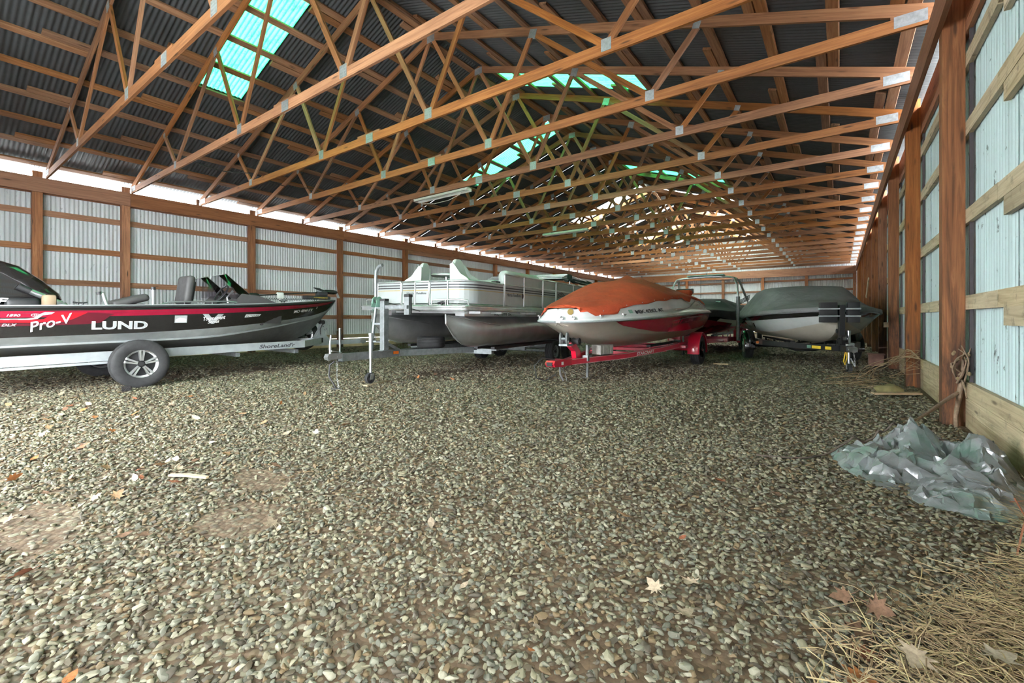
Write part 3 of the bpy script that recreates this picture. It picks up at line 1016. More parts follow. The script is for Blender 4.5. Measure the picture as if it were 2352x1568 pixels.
M['rubber'] = plain('tyre_rubber', (0.022, 0.022, 0.023), 0.75, vary=0.35, nscale=9, bump=0.2)
M['black_hole'] = plain('matt_black', (0.012, 0.012, 0.013), 0.7)
M['machined'] = plain('machined_alloy', (0.62, 0.63, 0.64), 0.34, 0.9)
M['galv'] = plain('galvanised_steel', (0.22, 0.24, 0.245), 0.48, 0.6, vary=0.22, nscale=14)
M['zinc'] = plain('bright_zinc', (0.46, 0.48, 0.49), 0.32, 0.85)
M['alu'] = plain('aluminium_hull', (0.50, 0.51, 0.51), 0.36, 0.85, vary=0.15, nscale=3)
M['alu_rail'] = plain('anodised_rail', (0.56, 0.58, 0.58), 0.34, 0.8)
M['silver_paint'] = plain('silver_trailer_paint', (0.33, 0.36, 0.365), 0.4, 0.25)
M['silver_hull'] = plain('silver_hull_paint', (0.40, 0.43, 0.43), 0.32, 0.45, coat=0.4)
M['dark_hull'] = plain('bare_hull_bottom', (0.24, 0.25, 0.25), 0.45, 0.6)
M['black_gloss'] = plain('black_gelcoat', (0.014, 0.013, 0.013), 0.18, coat=0.6)
M['black_paint'] = plain('black_trailer_paint', (0.02, 0.02, 0.022), 0.38, coat=0.2)
M['black_plastic'] = plain('black_plastic', (0.022, 0.022, 0.024), 0.5)
M['red_gloss'] = plain('red_gelcoat', (0.25, 0.006, 0.028), 0.22, coat=0.5)
M['red_gel'] = plain('deep_red_gelcoat', (0.50, 0.010, 0.050), 0.2, coat=0.6)
M['dark_red'] = plain('dark_red_print', (0.085, 0.006, 0.014), 0.3, coat=0.3)
M['bright_red'] = plain('bright_red_print', (0.42, 0.006, 0.016), 0.3, coat=0.3)
M['red_paint'] = plain('red_trailer_paint', (0.50, 0.008, 0.035), 0.3, coat=0.4)
M['white_gel'] = plain('white_gelcoat', (0.64, 0.67, 0.66), 0.22, coat=0.5, vary=0.04)
M['tan_gel'] = plain('tan_hull_bottom', (0.50, 0.46, 0.38), 0.3, coat=0.3, vary=0.06)
M['grey_vinyl'] = plain('grey_seat_vinyl', (0.06, 0.058, 0.058), 0.6, vary=0.1)
M['white_vinyl'] = plain('white_seat_vinyl', (0.50, 0.56, 0.53), 0.45, vary=0.05)
M['panel_white'] = plain('fence_panel', (0.33, 0.36, 0.35), 0.4, vary=0.05)
M['gold'] = plain('gold_stripe', (0.35, 0.25, 0.07), 0.4)
M['print_white'] = plain('white_print', (0.72, 0.73, 0.73), 0.5)
M['print_grey'] = plain('grey_print', (0.40, 0.43, 0.44), 0.4, 0.3)
M['print_black'] = plain('black_print', (0.03, 0.03, 0.035), 0.5)
M['yellow'] = plain('yellow_label', (0.75, 0.50, 0.04), 0.5)
M['orange_lens'] = plain('orange_lens', (0.75, 0.16, 0.02), 0.25)
M['white_cord'] = plain('pale_cord', (0.5, 0.47, 0.4), 0.8)
def glass_mat(name, col, rough=0.05):
    t = NT(name)
    tp = t.n('ShaderNodeBsdfTransparent', {'Color': (*col, 1)})
    gl = t.n('ShaderNodeBsdfGlossy', {'Color': (0.9, 0.9, 0.9, 1), 'Roughness': rough})
    fr = t.n('ShaderNodeFresnel', {'IOR': 1.5})
    mx = t.n('ShaderNodeMixShader', {0: fr.outputs[0]})
    t.t.links.new(tp.outputs[0], mx.inputs[1]); t.t.links.new(gl.outputs[0], mx.inputs[2])
    t.t.links.new(mx.outputs[0], t.out.inputs['Surface'])
    return t.m
M['tinted'] = glass_mat('tinted_acrylic', (0.82, 0.80, 0.82))
def cloth_mat(name, col, rough=0.85):
    t = NT(name)
    c = t.obj_coord()
    f = t.noise(c, 3.0, 5, 0.6)
    lo = tuple(x * 0.8 for x in col); hi = tuple(min(1, x * 1.15) for x in col)
    t.p(Base_Color=t.ramp(f, [(0.3, lo), (0.7, hi)]), Roughness=rough)
    t.bump(t.noise(t.vmath('MULTIPLY', c, (2.2, 2.2, 5.0)), 2.0, 4, 0.55, 0.8), 0.35, 0.06)
    return t.m
M['rust_canvas'] = cloth_mat('rust_red_canvas', (0.52, 0.075, 0.025))
M['grey_canvas'] = cloth_mat('grey_canvas', (0.19, 0.19, 0.195))
M['black_canvas'] = cloth_mat('black_canvas', (0.05, 0.05, 0.053))
M['green_canvas'] = cloth_mat('dark_green_canvas', (0.02, 0.045, 0.038))
# ------------------------------------------------------------------ FISHING BOAT on a silver trailer, along the left wall
LX, LY = -9.68, 2.15
boat = thing('fishing_boat', 'black and silver fishing boat with a red stripe, parked along the left wall', 'boat', (LX, LY, 0))
def S(Y, *p): return (Y - LY, list(p))
ST1 = [S(0.35, (1.13, 1.185), (1.08, .785), (.96, .665), (.82, .61), (0, .47)),
       S(1.5, (1.16, 1.216), (1.10, .811), (.96, .69), (.82, .63), (0, .45)),
       S(2.4, (1.16, 1.245), (1.09, .838), (.955, .705), (.81, .64), (0, .44)),
       S(3.2, (1.15, 1.272), (1.05, .885), (.93, .735), (.79, .64), (0, .44)),
       S(3.8, (1.10, 1.297), (.96, .935), (.84, .805), (.73, .675), (0, .45)),
       S(4.4, (.96, 1.335), (.79, .995), (.66, .885), (.54, .745), (0, .48)),
       S(4.9, (.76, 1.372), (.57, 1.055), (.45, .965), (.34, .825), (0, .535)),
       S(5.35, (.51, 1.41), (.33, 1.11), (.24, 1.035), (.17, .925), (0, .68)),
       S(5.65, (.32, 1.436), (.17, 1.175), (.11, 1.11), (.075, 1.03), (0, .92)),
       S(5.9, (.14, 1.456), (.055, 1.26), (.03, 1.225), (.02, 1.205), (0, 1.19)),
       S(6.09, (.012, 1.47), (.008, 1.43), (.006, 1.42), (.004, 1.41), (0, 1.40))]
def split_top(st):
    out = []
    for y, p in st:
        (xa, za), (xb, zb) = p[0], p[1]
        f = lambda t: (xa + (xb - xa) * t, za + (zb - za) * t)
        r = p[2]; r2 = (r[0] + .03, r[1] + .012); r3 = (r[0] + .028 if r[0] > .05 else r[0], r[1] - .012)
        out.append((y, [f(0), f(.06), f(.15), f(.225), f(.235), f(.36), f(1), (r[0] + (p[1][0] - r[0]) * .12, r[1] + (p[1][1] - r[1]) * .12), r2, r3, (r[0] - .004, r[1] - .02), p[3], p[4]]))
    return out
ST1 = split_top(dense(ST1, 46))
mb = MB()
hull_mesh(mb, ST1, lambda s, y, sd: (0, 0, 1, 4, 1, 0, 2, 2, 2, 2, 3, 3)[s], 0)
hull = mb.build('hull', [M['black_gloss'], M['red_gloss'], M['silver_hull'], M['dark_hull'], M['dark_red']], boat, smooth=32)
# rub rail and bright gunwale cap
for sgn in (-1, 1):
    gp = [Vector((sgn * p[0][0], y, p[0][1])) for y, p in ST1]
    MB().tube([q + Vector((sgn * .012, 0, -.012)) for q in gp], .017, 8).build('rub_rail', M['black_plastic'], boat, smooth=50)
    m = MB()
    rings = [[(q.x + sgn * .012, q.y, q.z - .004), (q.x + sgn * .012, q.y, q.z + .018), (q.x - sgn * min(.10, abs(q.x)), q.y, q.z + .022), (q.x - sgn * min(.10, abs(q.x)), q.y, q.z - .004)] for q in gp]
    m.loft(rings, cap0=True, cap1=True).build('gunwale', M['silver_hull'], boat, smooth=40)
# inside: floor, side liners, bow and stern decks
m = MB()
inn = [(y, max(.002, p[0][0] - .08), p[0][1]) for y, p in ST1]
m.loft([[(x, y, z - .01), (x * .92, y, .95), (-x * .92, y, .95), (-x, y, z - .01)] for y, x, z in inn if y < 2.35], closed_ring=False)
m.build('liner', M['grey_vinyl'], boat)
m = MB()
m.loft([[(x, y, z - .05), (-x, y, z - .05)] for y, x, z in inn if y > 2.25], closed_ring=False)
m.build('bow_deck', M['grey_vinyl'], boat)
m = MB().loft([[(x, y, 1.06), (-x, y, 1.06)] for y, x, z in inn if y < -.7], closed_ring=False)
m.build('stern_deck', M['grey_vinyl'], boat)
sf = side_fn(ST1, 1)
fY = lambda u, v: sf(u - LY, v)
patch('side_graphic', [(0.36, .93), (1.32, .955), (1.56, .965), (1.70, .985), (1.80, 1.08), (1.85, 1.115), (1.40, 1.135), (1.22, .985), (0.36, .985)], fY, M['dark_red'], boat, 9)
fY2 = lambda u, v: side_fn(ST1, 1, .008)(u - LY, v)
patch('side_graphic', [(0.36, .992), (1.06, .99), (1.33, 1.0), (1.42, 1.04), (1.56, 1.128), (1.24, 1.128), (1.13, 1.035), (1.06, 1.03), (0.36, 1.03)], fY2, M['bright_red'], boat, 9)
patch('side_graphic', [(0.36, 1.036), (0.98, 1.042), (1.04, 1.055), (1.09, 1.10), (1.14, 1.13), (1.235, 1.13), (1.20, 1.10), (1.12, 1.085), (1.075, 1.04), (1.0, 1.025), (0.36, 1.024)], fY2, M['print_grey'], boat, 8)
fY3 = lambda u, v: side_fn(ST1, 1, .0105)(u - LY, v)
letter('Pro-V', fY3, (0.98, 1.43, .93, 1.055), M['print_white'], boat, shear=.35, bold=.012, rot=.32)
letter('1890', fY3, (0.80, .92, 1.068, 1.098), M['print_white'], boat, shear=.3, bold=.01)
letter('DLX', fY3, (0.76, .89, .945, .975), M['print_white'], boat, shear=.3, bold=.01)
el = [(math.cos(2 * PI * k / 24), math.sin(2 * PI * k / 24)) for k in range(24)]
uv = [(1.055 + .042 * a, 1.088 + .020 * b) for a, b in el] + [(1.055 + .035 * a, 1.088 + .015 * b) for a, b in el]
decal('emblem', uv, [(k, (k + 1) % 24, 24 + (k + 1) % 24, 24 + k) for k in range(24)], fY3, M['print_white'], boat)
letter('SE', fY3, (1.038, 1.072, 1.079, 1.097), M['print_grey'], boat, bold=.01)
fl = lambda u, v: side_fn(ST1, 1, .009)(u - LY, v)
letter('LUND', fl, (1.605, 2.245, .885, 1.005), M['print_white'], boat, bold=.035)
letter('LUND', fY3, (1.613, 2.237, .892, .998), M['print_grey'], boat, bold=.012)
# stickers and lettering further forward
Ya, z1 = at_x(403, 724, -8.52); Yb, z0 = at_x(432, 741, -8.52)
patch('sticker', [(Ya, z0), (Yb, z0), (Yb, z1), (Ya, z1)], fY, M['print_grey'], boat, 2)
patch('sticker', [(Ya + .012, z0 + .012), (Yb - .012, z0 + .012), (Yb - .012, z0 + .06), (Ya + .07, z0 + .085), (Ya + .012, z0 + .05)], fY2, M['print_white'], boat, 3)
letter('V', fY, (2.975, 3.30, .952, 1.118), M['print_grey'], boat, bold=.05)
letter('Tournament', fY2, (2.99, 3.33, 1.02, 1.085), M['print_white'], boat, shear=.3, bold=.015, rot=.10)
letter('Series', fY2, (3.06, 3.24, .965, 1.02), M['print_white'], boat, shear=.3, bold=.015, rot=.10)
patch('sticker', [(3.66, 1.062), (3.93, 1.082), (3.97, 1.122), (3.68, 1.115)], fY, M['print_white'], boat, 4)
letter('IN TOURS', fY2, (3.69, 3.93, 1.074, 1.106), M['print_black'], boat, bold=.02, rot=.04)
letter('MO 4844 KV', fY2, (4.72, 5.30, 1.175, 1.235), M['print_white'], boat, shear=.2, bold=.02, rot=.09)
patch('sticker', [(5.40, 1.255), (5.43, 1.255), (5.45, 1.30), (5.42, 1.30)], fY2, M['print_white'], boat, 1)
q = fY(4.02, .945)
MB().cyl((q[0] - .01, q[1], q[2]), (q[0] + .004, q[1], q[2]), .032, n=18).build('drain_fitting', M['black_plastic'], boat)
# seats
def pedestal_seat(y, x, z, open_back):
    s = MB()
    if open_back:
        rbox(s, x - .23, x + .23, y - .25, y + .2, z, z + .10, .04)
        mtx = Matrix.Translation((x, y - .23, z + .09)) @ Matrix.Rotation(math.radians(-8), 4, 'X')
        rbox(s, -.25, .25, -.07, .06, 0, .50, .055, mtx=mtx, seg=3)
        rbox(s, -.17, .17, .04, .10, .06, .42, .03, mi=1, mtx=mtx)
    else:
        rbox(s, x - .23, x + .23, y - .25, y + .2, z, z + .10, .04)
        mtx = Matrix.Translation((x, y - .24, z + .10)) @ Matrix.Rotation(math.radians(-72), 4, 'X')
        rbox(s, -.24, .24, -.03, .09, 0, .48, .05, mtx=mtx, seg=3)
    o = s.build('seat', [M['grey_vinyl'], M['black_plastic']], boat, smooth=45)
    p = MB().cyl((x, y, .77), (x, y, z), .035, n=12)
    p.lathe([(.0, .775), (.12, .775), (.11, .79), (.03, .81)], 'Z', (x, y, 0), n=18)
    p.build('pedestal', M['zinc'], o, smooth=40)
pedestal_seat(2.18 - LY, .38, 1.18, False)
pedestal_seat(3.15 - LY, .42, 1.20, True)
# helm and side consoles with tinted windshields
def console(x0, x1, ya, yb, zt):
    m = MB()
    rings = []
    for (y, za) in ((ya, 1.24), (ya + .02, zt - .10), (ya + .12, zt + .0), (ya + .42, zt - .03), (yb - .1, zt - .16), (yb, zt - .24), (yb, 1.255)):
        rings.append([(x0, y, za), (x1, y, za)])
    m.loft(rings, closed_ring=False)
    for x in (x0, x1):
        m.add([r[0 if x == x0 else 1] for r in rings], [tuple(range(len(rings)))])
    c = m.build('console', M['grey_vinyl'], boat)
    w = MB()
    n = 11
    rings = []
    for k in range(n):
        a = PI * k / (n - 1)
        ca = -math.cos(a); ca = math.copysign(abs(ca) ** .6, ca); sa = math.sin(a) ** .8
        xm = (x0 + x1) / 2; hw = (x1 - x0) / 2
        P0 = Vector((xm + ca * hw, ya - .25 + sa * .78, zt - .06 - .10 * sa))
        P1 = Vector((xm + ca * hw * .88, ya - .22 + sa * .30, zt + .22))
        P2 = Vector((xm + ca * hw * .72, ya - .18 + sa * .10, zt + .34 + .02 * sa))
        rings.append([P0, P1, P2, P2 + Vector((0, -.006, 0)), P1 + Vector((0, -.006, -.002)), P0 + Vector((0, -.006, 0))])
    w.loft(rings, cap0=True, cap1=True)
    w.build('windshield', M['tinted'], c, smooth=40)
    e = MB().tube([r[2] for r in rings], .007, 6)
    e.build('windshield_edge', M['alu_rail'], c)
    return c
con = console(.18, .78, 3.62 - LY, 4.48 - LY, 1.50)
console(-.78, -.18, 3.66 - LY, 4.52 - LY, 1.50)
w = MB()
mtx = Matrix.Translation((.48, 3.50 - LY, 1.50)) @ Matrix.Rotation(math.radians(58), 4, 'X')
ring = [mtx @ Vector((math.cos(a) * .175, math.sin(a) * .175, 0)) for a in [2 * PI * k / 28 for k in range(28)]]
w.tube(ring, .014, 8, closed=True)
for a in (.5, 2.6, 4.7):
    w.tube([mtx @ Vector((0, 0, -.03)), mtx @ Vector((math.cos(a) * .17, math.sin(a) * .17, 0))], .010, 6)
w.tube([mtx @ Vector((0, 0, -.02)), mtx @ Vector((0, 0, -.22))], .022, 8)
w.build('steering_wheel', M['black_plastic'], boat, smooth=50)
m = MB().tube([(.72, 3.52 - LY, 1.30), (.72, 3.50 - LY, 1.42), (.72, 3.60 - LY, 1.55)], [.02, .014, .02], 8)
rbox(m, 0.64, .82, 3.40 - LY, 3.60 - LY, 1.22, 1.32, .02)
m.build('throttle', M['zinc'], boat, smooth=40)
# rod holders, low side rail, cleats
for px, lean in ((352, 0.0), (247, -.09)):
    yy, zz = at_x(px, 690, LX + 1.02)
    m = MB().tube([(1.02, yy - LY, 1.2), (1.02, yy - LY + lean * .6, 1.42), (1.02, yy - LY + lean, 1.50 if lean == 0 else 1.40)], .026, 12)
    m.cyl((1.02, yy - LY + lean, 1.49 if lean == 0 else 1.39), (1.02, yy - LY + lean * 1.1, 1.535 if lean == 0 else 1.43), .031, n=12, mi=1)
    m.build('rod_holder', [M['zinc'], M['black_plastic']], boat, smooth=40)
m = MB().tube([(1.02, 2.45 - LY, 1.27), (1.03, 2.55 - LY, 1.31), (1.02, 3.4 - LY, 1.345), (1.0, 3.55 - LY, 1.33)], .012, 8)
for y in (2.75, 3.15):
    m.cyl((1.03, y - LY, 1.24), (1.03, y - LY, 1.33), .008, n=6)
m.build('side_rail', M['zinc'], boat, smooth=40)
for Yc in (1.49, 4.42, 5.35):
    p = interp_stations(ST1, Yc - LY)[0]
    m = MB()
    x, z = p[0] - .05, p[1] + .02
    m.tube([(x, Yc - LY - .075, z + .035), (x, Yc - LY - .03, z + .028), (x, Yc - LY + .03, z + .028), (x, Yc - LY + .075, z + .035)], .011, 7)
    for d in (-.025, .025):
        m.cyl((x, Yc - LY + d, z), (x, Yc - LY + d, z + .03), .011, n=7)
    m.build('cleat', M['black_plastic'], boat, smooth=45)
m = MB()
rbox(m, .78, .98, 1.15 - LY, 1.28 - LY, 1.20, 1.37, .03, mtx=Matrix.Rotation(math.radians(0), 4, 'X'))
m.build('net_bracket', M['old_plank'], boat, smooth=40)
# outboard motor, tilted up over the stern
om = MB()
prof = [(-.75, 1.36), (-.62, 1.62), (-.2, 1.86), (.25, 1.93), (.62, 1.80), (.86, 1.60), (1.03, 1.42), (1.06, 1.33), (.98, 1.27), (.5, 1.20), (-.2, 1.16), (-.65, 1.22)]
cy, cz = .2, 1.5
rings = []
for x, s in ((-.26, .55), (-.25, .80), (-.20, .95), (-.1, 1.0), (.1, 1.0), (.20, .95), (.25, .80), (.26, .55)):
    rings.append([(x, .75 - LY + cy * 0 + (cy + (y - cy) * s) - .35 + .0, cz + (z - cz) * s) for y, z in prof])
om.loft(rings, cap0=True, cap1=True)
motor = om.build('outboard_motor', M['black_gloss'], boat, smooth=50)
m = MB()
rbox(m, -.12, .12, .15 - LY, .65 - LY, .75, 1.32, .04)
rbox(m, -.09, .09, -.55 - LY, .25 - LY, .9, 1.12, .04)
m.build('bracket', M['black_plastic'], motor, smooth=40)
m = MB().cyl((.36, .98 - LY, 1.50), (.36, 1.10 - LY, 1.43), .045, n=14, mi=1)
m.cyl((.36, 1.09 - LY, 1.435), (.36, 1.42 - LY, 1.26), .040, n=14)
m.cyl((.36, 1.42 - LY, 1.26), (.36, 1.46 - LY, 1.20), .05, n=12)
m.build('support_strut', [M['zinc'], M['black_plastic']], motor, smooth=40)
m = MB()
rbox(m, .16, .30, .86 - LY, 1.22 - LY, 1.16, 1.34, .06, seg=3)
m.build('motor_cover', M['black_plastic'], motor, smooth=50)
letter('F', lambda u, v: (.285, u - LY, v), (.78, .90, 1.24, 1.33), M['print_white'], motor, shear=.3, bold=.04)
# trolling motor stowed on the bow
tm = MB()
rbox(tm, -.05, .13, 5.32 - LY, 5.92 - LY, 1.475, 1.555, .025)
rbox(tm, -.04, .12, 5.62 - LY, 5.86 - LY, 1.55, 1.66, .03)
tm.tube([(.04, 5.55 - LY, 1.74), (.04, 5.68 - LY, 1.71), (.04, 5.82 - LY, 1.67)], [.012, .03, .02], 8)
troll = tm.build('trolling_motor', M['black_plastic'], boat, smooth=45)
MB().tube([(.04, 4.35 - LY, 1.515), (.04, 5.2 - LY, 1.60), (.04, 5.75 - LY, 1.64)], .014, 8).build('shaft', M['black_plastic'], troll, smooth=45)
m = MB().lathe([(0, -.13), (.035, -.12), (.055, -.06), (.055, .05), (.04, .08), (.02, .10)], 'Y', (.04, 4.27 - LY, 1.51), n=16)
m.build('control_head', M['black_plastic'], troll, smooth=45)
m = MB()
rbox(m, .0, .08, 4.72 - LY, 4.86 - LY, 1.46, 1.60, .02)
m.cyl((.04, 4.79 - LY, 1.33), (.04, 4.79 - LY, 1.47), .012, n=8)
m.build('shaft_rest', M['print_white'], troll, smooth=40)
m = MB().lathe([(0, -.24), (.03, -.22), (.048, -.14), (.05, .06), (.04, .12), (.02, .15)], 'Y', (.05, 5.98 - LY, 1.66), n=16)
m.build('motor_pod', M['black_gloss'], troll, smooth=45)
m = MB()
for s in (-1, 1):
    m.prism([(6.08 - LY, 1.64), (6.14 - LY, 1.66), (6.12 - LY, 1.80), (6.07 - LY, 1.78)] if s > 0 else [(6.08 - LY, 1.68), (6.14 - LY, 1.66), (6.20 - LY, 1.53), (6.14 - LY, 1.52)], 'X', .045, .055)
m.build('propeller', M['zinc'], troll)
n = 150
MB().tube([(.05 + .018 * math.cos(k * .9), 4.45 - LY + 1.1 * k / n, 1.455 + .02 * math.sin(k * .9) + .02 * (k / n)) for k in range(n)], .005, 5).build('coiled_cord', M['black_plastic'], troll)
letter('POWERDRIVE', lambda u, v: (.1325, u - LY, v), (5.50, 5.84, 1.505, 1.525), M['yellow'], troll, shear=.2)

# its trailer
tr = thing('boat_trailer', 'silver galvanised trailer with alloy wheel, carrying the black fishing boat', 'trailer', (LX, LY, 0))
HX = .80
railz = lambda Y: .488 + .0095 * (Y - .8)
m = MB()
chain_beam(m, [(HX, -1.9, .46), (HX, 2.75, .525)], .06, .14)
m.build('frame_rail', M['silver_paint'], tr)
m = MB(); chain_beam(m, [(-HX, -1.9, .46), (-HX, 2.75, .525)], .06, .14); m.build('frame_rail', M['silver_paint'], tr)
m = MB(); chain_beam(m, [(HX + .028, -1.9, .365), (HX + .028, -.28, .388)], .05, .035); m.build('step_rail', M['silver_paint'], tr)
for s in (-1, 1):
    m = MB(); chain_beam(m, [(s * HX, 2.74, .525), (s * .05, 3.55, .53)], .06, .13); m.build('frame_rail', M['silver_paint'], tr)
m = MB(); m.beam((0, 3.2, .485), (0, 4.62, .475), .09, .10); m.build('tongue', M['silver_paint'], tr)
for y in (-1.7, 0, 1.5, 2.6):
    MB().beam((-HX, y, .38), (HX, y, .38), .07, .07).build('crossmember', M['galv'], tr)
MB().cyl((-1.02, 0, .34), (1.02, 0, .34), .04, n=12).build('axle', M['galv'], tr)
for s in (-1, 1):
    MB().beam((s * .45, -1.9, .465), (s * .45, 1.6, .465), .09, .05).build('bunk', M['black_plastic'], tr)
    for y in (-1.7, 0, 1.5):
        MB().box(s * .45 - .02, s * .45 + .02, y - .03, y + .03, .36, .44).build('bunk_bracket', M['galv'], tr)
TY1 = tyre_mesh(.362, .205); RM1 = rim_mesh(.362, .205, 'spoke', [M['machined'], M['black_hole']])
for s in (-1, 1):
    add_wheel(tr, (s * 1.11, 0, .362), TY1, RM1, s)
# spare wheel on the far side
sp = add_wheel(tr, (-.62, 3.50, .66), TY1, RM1, 1)
MB().beam((-.30, 3.22, .53), (-.56, 3.50, .66), .05, .05).build('spare_carrier', M['galv'], tr)
# winch stand and bow stop
m = MB()
for x in (-.05, .05):
    m.prism([(3.45, .42), (3.78, .42), (3.80, .55), (3.66, .70), (3.72, .82), (3.74, .90), (3.70, .99), (3.60, 1.02), (3.57, .96), (3.56, .82), (3.44, .62)], 'X', x - .004, x + .004)
m.box(-.05, .05, 3.50, 3.62, .45, .60)
ws = m.build('winch_stand', M['silver_paint'], tr)
MB().cyl((-.07, 3.615, .955), (.07, 3.615, .955), .05, n=16).build('bow_roller', M['rubber'], ws, smooth=40)
MB().tube([(.064, 3.60, .92), (.067, 3.54, .80), (.064, 3.55, .68)], .012, 6).build('strap', M['black_plastic'], ws)
for (y, z, r) in ((3.62, .86, .012), (3.66, .78, .009), (3.56, .66, .009), (3.7, .8, .009)):
    MB().cyl((.052, y, z), (.060, y, z), r, n=8).build('bolt', M['black_plastic'], ws)
MB().box(.052, .058, 3.52, 3.62, .49, .60).build('socket', M['black_hole'], ws)
coupler(tr, (0, 4.72, .47), M['zinc'])
j = jack(tr, .10, 4.02, .80, M['zinc'], wheel=True, wr=.09)
frail = lambda u, v: (HX + .0315, u, v)
letter("ShoreLand'r", frail, (1.86, 2.55, .478, .552), M['print_black'], tr, shear=.25, bold=.025, rot=.012)
link('side_light', MB().box(HX + .03, HX + .045, -1.55, -1.47, .44, .47).mesh('side_light', M['orange_lens']), tr)
MB().prism([(-1.95, .27), (-1.9, .27), (-1.86, .36), (-1.86, .42), (-1.95, .42)], 'X', HX - .05, HX + .06).build('tail_light', M['dark_red'], tr)
# ------------------------------------------------------------------ PONTOON BOAT on its trailer
PO = (-6.14, 5.28, 0); PR = (0, math.radians(-0.9), math.radians(186))
pb = thing('pontoon_boat', 'white and aluminium pontoon boat with fenced deck, bow pointing at the camera', 'boat', PO)
pb.rotation_euler = PR
L = 6.75; HW = 1.23
# two aluminium tubes with upswept noses
def pontoon(x):
    st = []
    for y, a, zb, zt in ((0.02, .004, .98, 1.12), (-.06, .03, .90, 1.12), (-.16, .085, .79, 1.11), (-.28, .14, .70, 1.105), (-.42, .19, .625, 1.10), (-.62, .235, .575, 1.10), (-.9, .265, .555, 1.10), (-1.32, .275, .55, 1.10), (-6.2, .275, .55, 1.10), (-6.5, .16, .70, 1.08)):
        cz = (zb + zt) / 2; h = (zt - zb) / 2
        ring = []
        for k in range(24):
            t = 2 * PI * k / 24
            c, s = math.sin(t), math.cos(t)
            pw = 1.0 if y < -.9 else .8
            ring.append((x + a * math.copysign(abs(c) ** pw, c), y, cz + h * s))
        st.append(ring)
    m = MB().loft(st, cap0=True, cap1=True)
    tube = m.build('pontoon_tube', M['alu'], pb, smooth=40)
    # doubled nose plate with a folded top edge
    for sg in (-1, 1):
        pl = MB()
        rings = []
        for y, a, zb, zt in ((0.03, .006, .985, 1.105), (-.06, .036, .905, 1.09), (-.16, .091, .80, 1.07), (-.28, .146, .71, 1.055), (-.42, .197, .635, 1.03), (-.62, .243, .59, 1.0), (-.9, .273, .58, .965), (-1.25, .281, .58, .925)):
            cz = (.55 + 1.1) / 2 if y < -.5 else (zb + 1.11) / 2
            h = (1.1 - .55) / 2 if y < -.5 else (1.11 - zb) / 2
            col = []
            for q in range(7):
                z = zb + .03 + (zt - zb - .03) * q / 6
                cc = math.sqrt(max(0, 1 - min(1, abs((z - cz) / h)) ** 2)) ** (1.0 if y < -.7 else .8)
                col.append((x + sg * (max(a * cc, .004) + .004), y, z))
            col.append((col[-1][0] + sg * .035, y, col[-1][2] + .012))
            col.append((col[-1][0], y, col[-1][2] - .006))
            rings.append(col)
        pl.loft(rings, closed_ring=False).build('nose_plate', M['alu'], tube, smooth=50)
    MB().loft([[(x - .012, y, z - .012), (x + .012, y, z - .012), (x + .012, y, z), (x - .012, y, z)] for y, z in ((.045, 1.13), (.035, .98), (-.05, .895), (-.15, .785), (-.27, .695), (-.41, .62), (-.61, .57), (-.9, .55), (-6.2, .545))], cap0=True, cap1=True).build('keel_strip', M['alu_rail'], tube)
    return tube
tubeL = pontoon(.86); tubeR = pontoon(-.86)
for x in (.86, -.86):
    MB().box(x - .10, x + .10, -6.3, -.35, 1.095, 1.185).build('deck_riser', M['alu'], pb)
for k in range(9):
    MB().beam((-HW + .03, -.5 - .7 * k, 1.165), (HW - .03, -.5 - .7 * k, 1.165), .05, .04).build('deck_joist', M['alu'], pb)
def plan(off, n=7, r=.32):
    """rounded deck outline, anticlockwise from the rear"""
    hw, rr = HW - off, r - off if r > off else .05
    p = [(-hw, -L + off), ]
    for k in range(n + 1):
        a = PI - PI / 2 * k / n
        p.append((-hw + rr + rr * math.cos(a), -off - rr + rr * math.sin(a)))
    for k in range(n + 1):
        a = PI / 2 - PI / 2 * k / n
        p.append((hw - rr + rr * math.cos(a), -off - rr + rr * math.sin(a)))
    p.append((hw, -L + off))
    return p
MB().prism(plan(.02, r=.10), 'Z', 1.19, 1.262).build('deck', M['grey_vinyl'], pb)
# extruded fascia round the deck: three bright ribs
ol = plan(0, r=.10)
m = MB()
rings = []
for i, (x, y) in enumerate(ol + ol[:1]):
    cx, cy = x, y
    d = Vector((x, y + L / 2)); 
    nx = (1 if x > 0 else -1) if abs(x) > HW - .02 else x / HW
    ny = 1 if y > -.02 else (-1 if y < -L + .02 else 0)
    nv = Vector((nx, ny)).normalized()
    prof = [(-.012, 1.185), (.012, 1.185), (.018, 1.20), (.010, 1.212), (.010, 1.232), (.018, 1.242), (.018, 1.262), (.004, 1.272), (-.012, 1.272)]
    rings.append([(x + nv.x * o, y + nv.y * o, z) for o, z in prof])
m.loft(rings)
m.build('fascia', M['alu_rail'], pb, smooth=35)
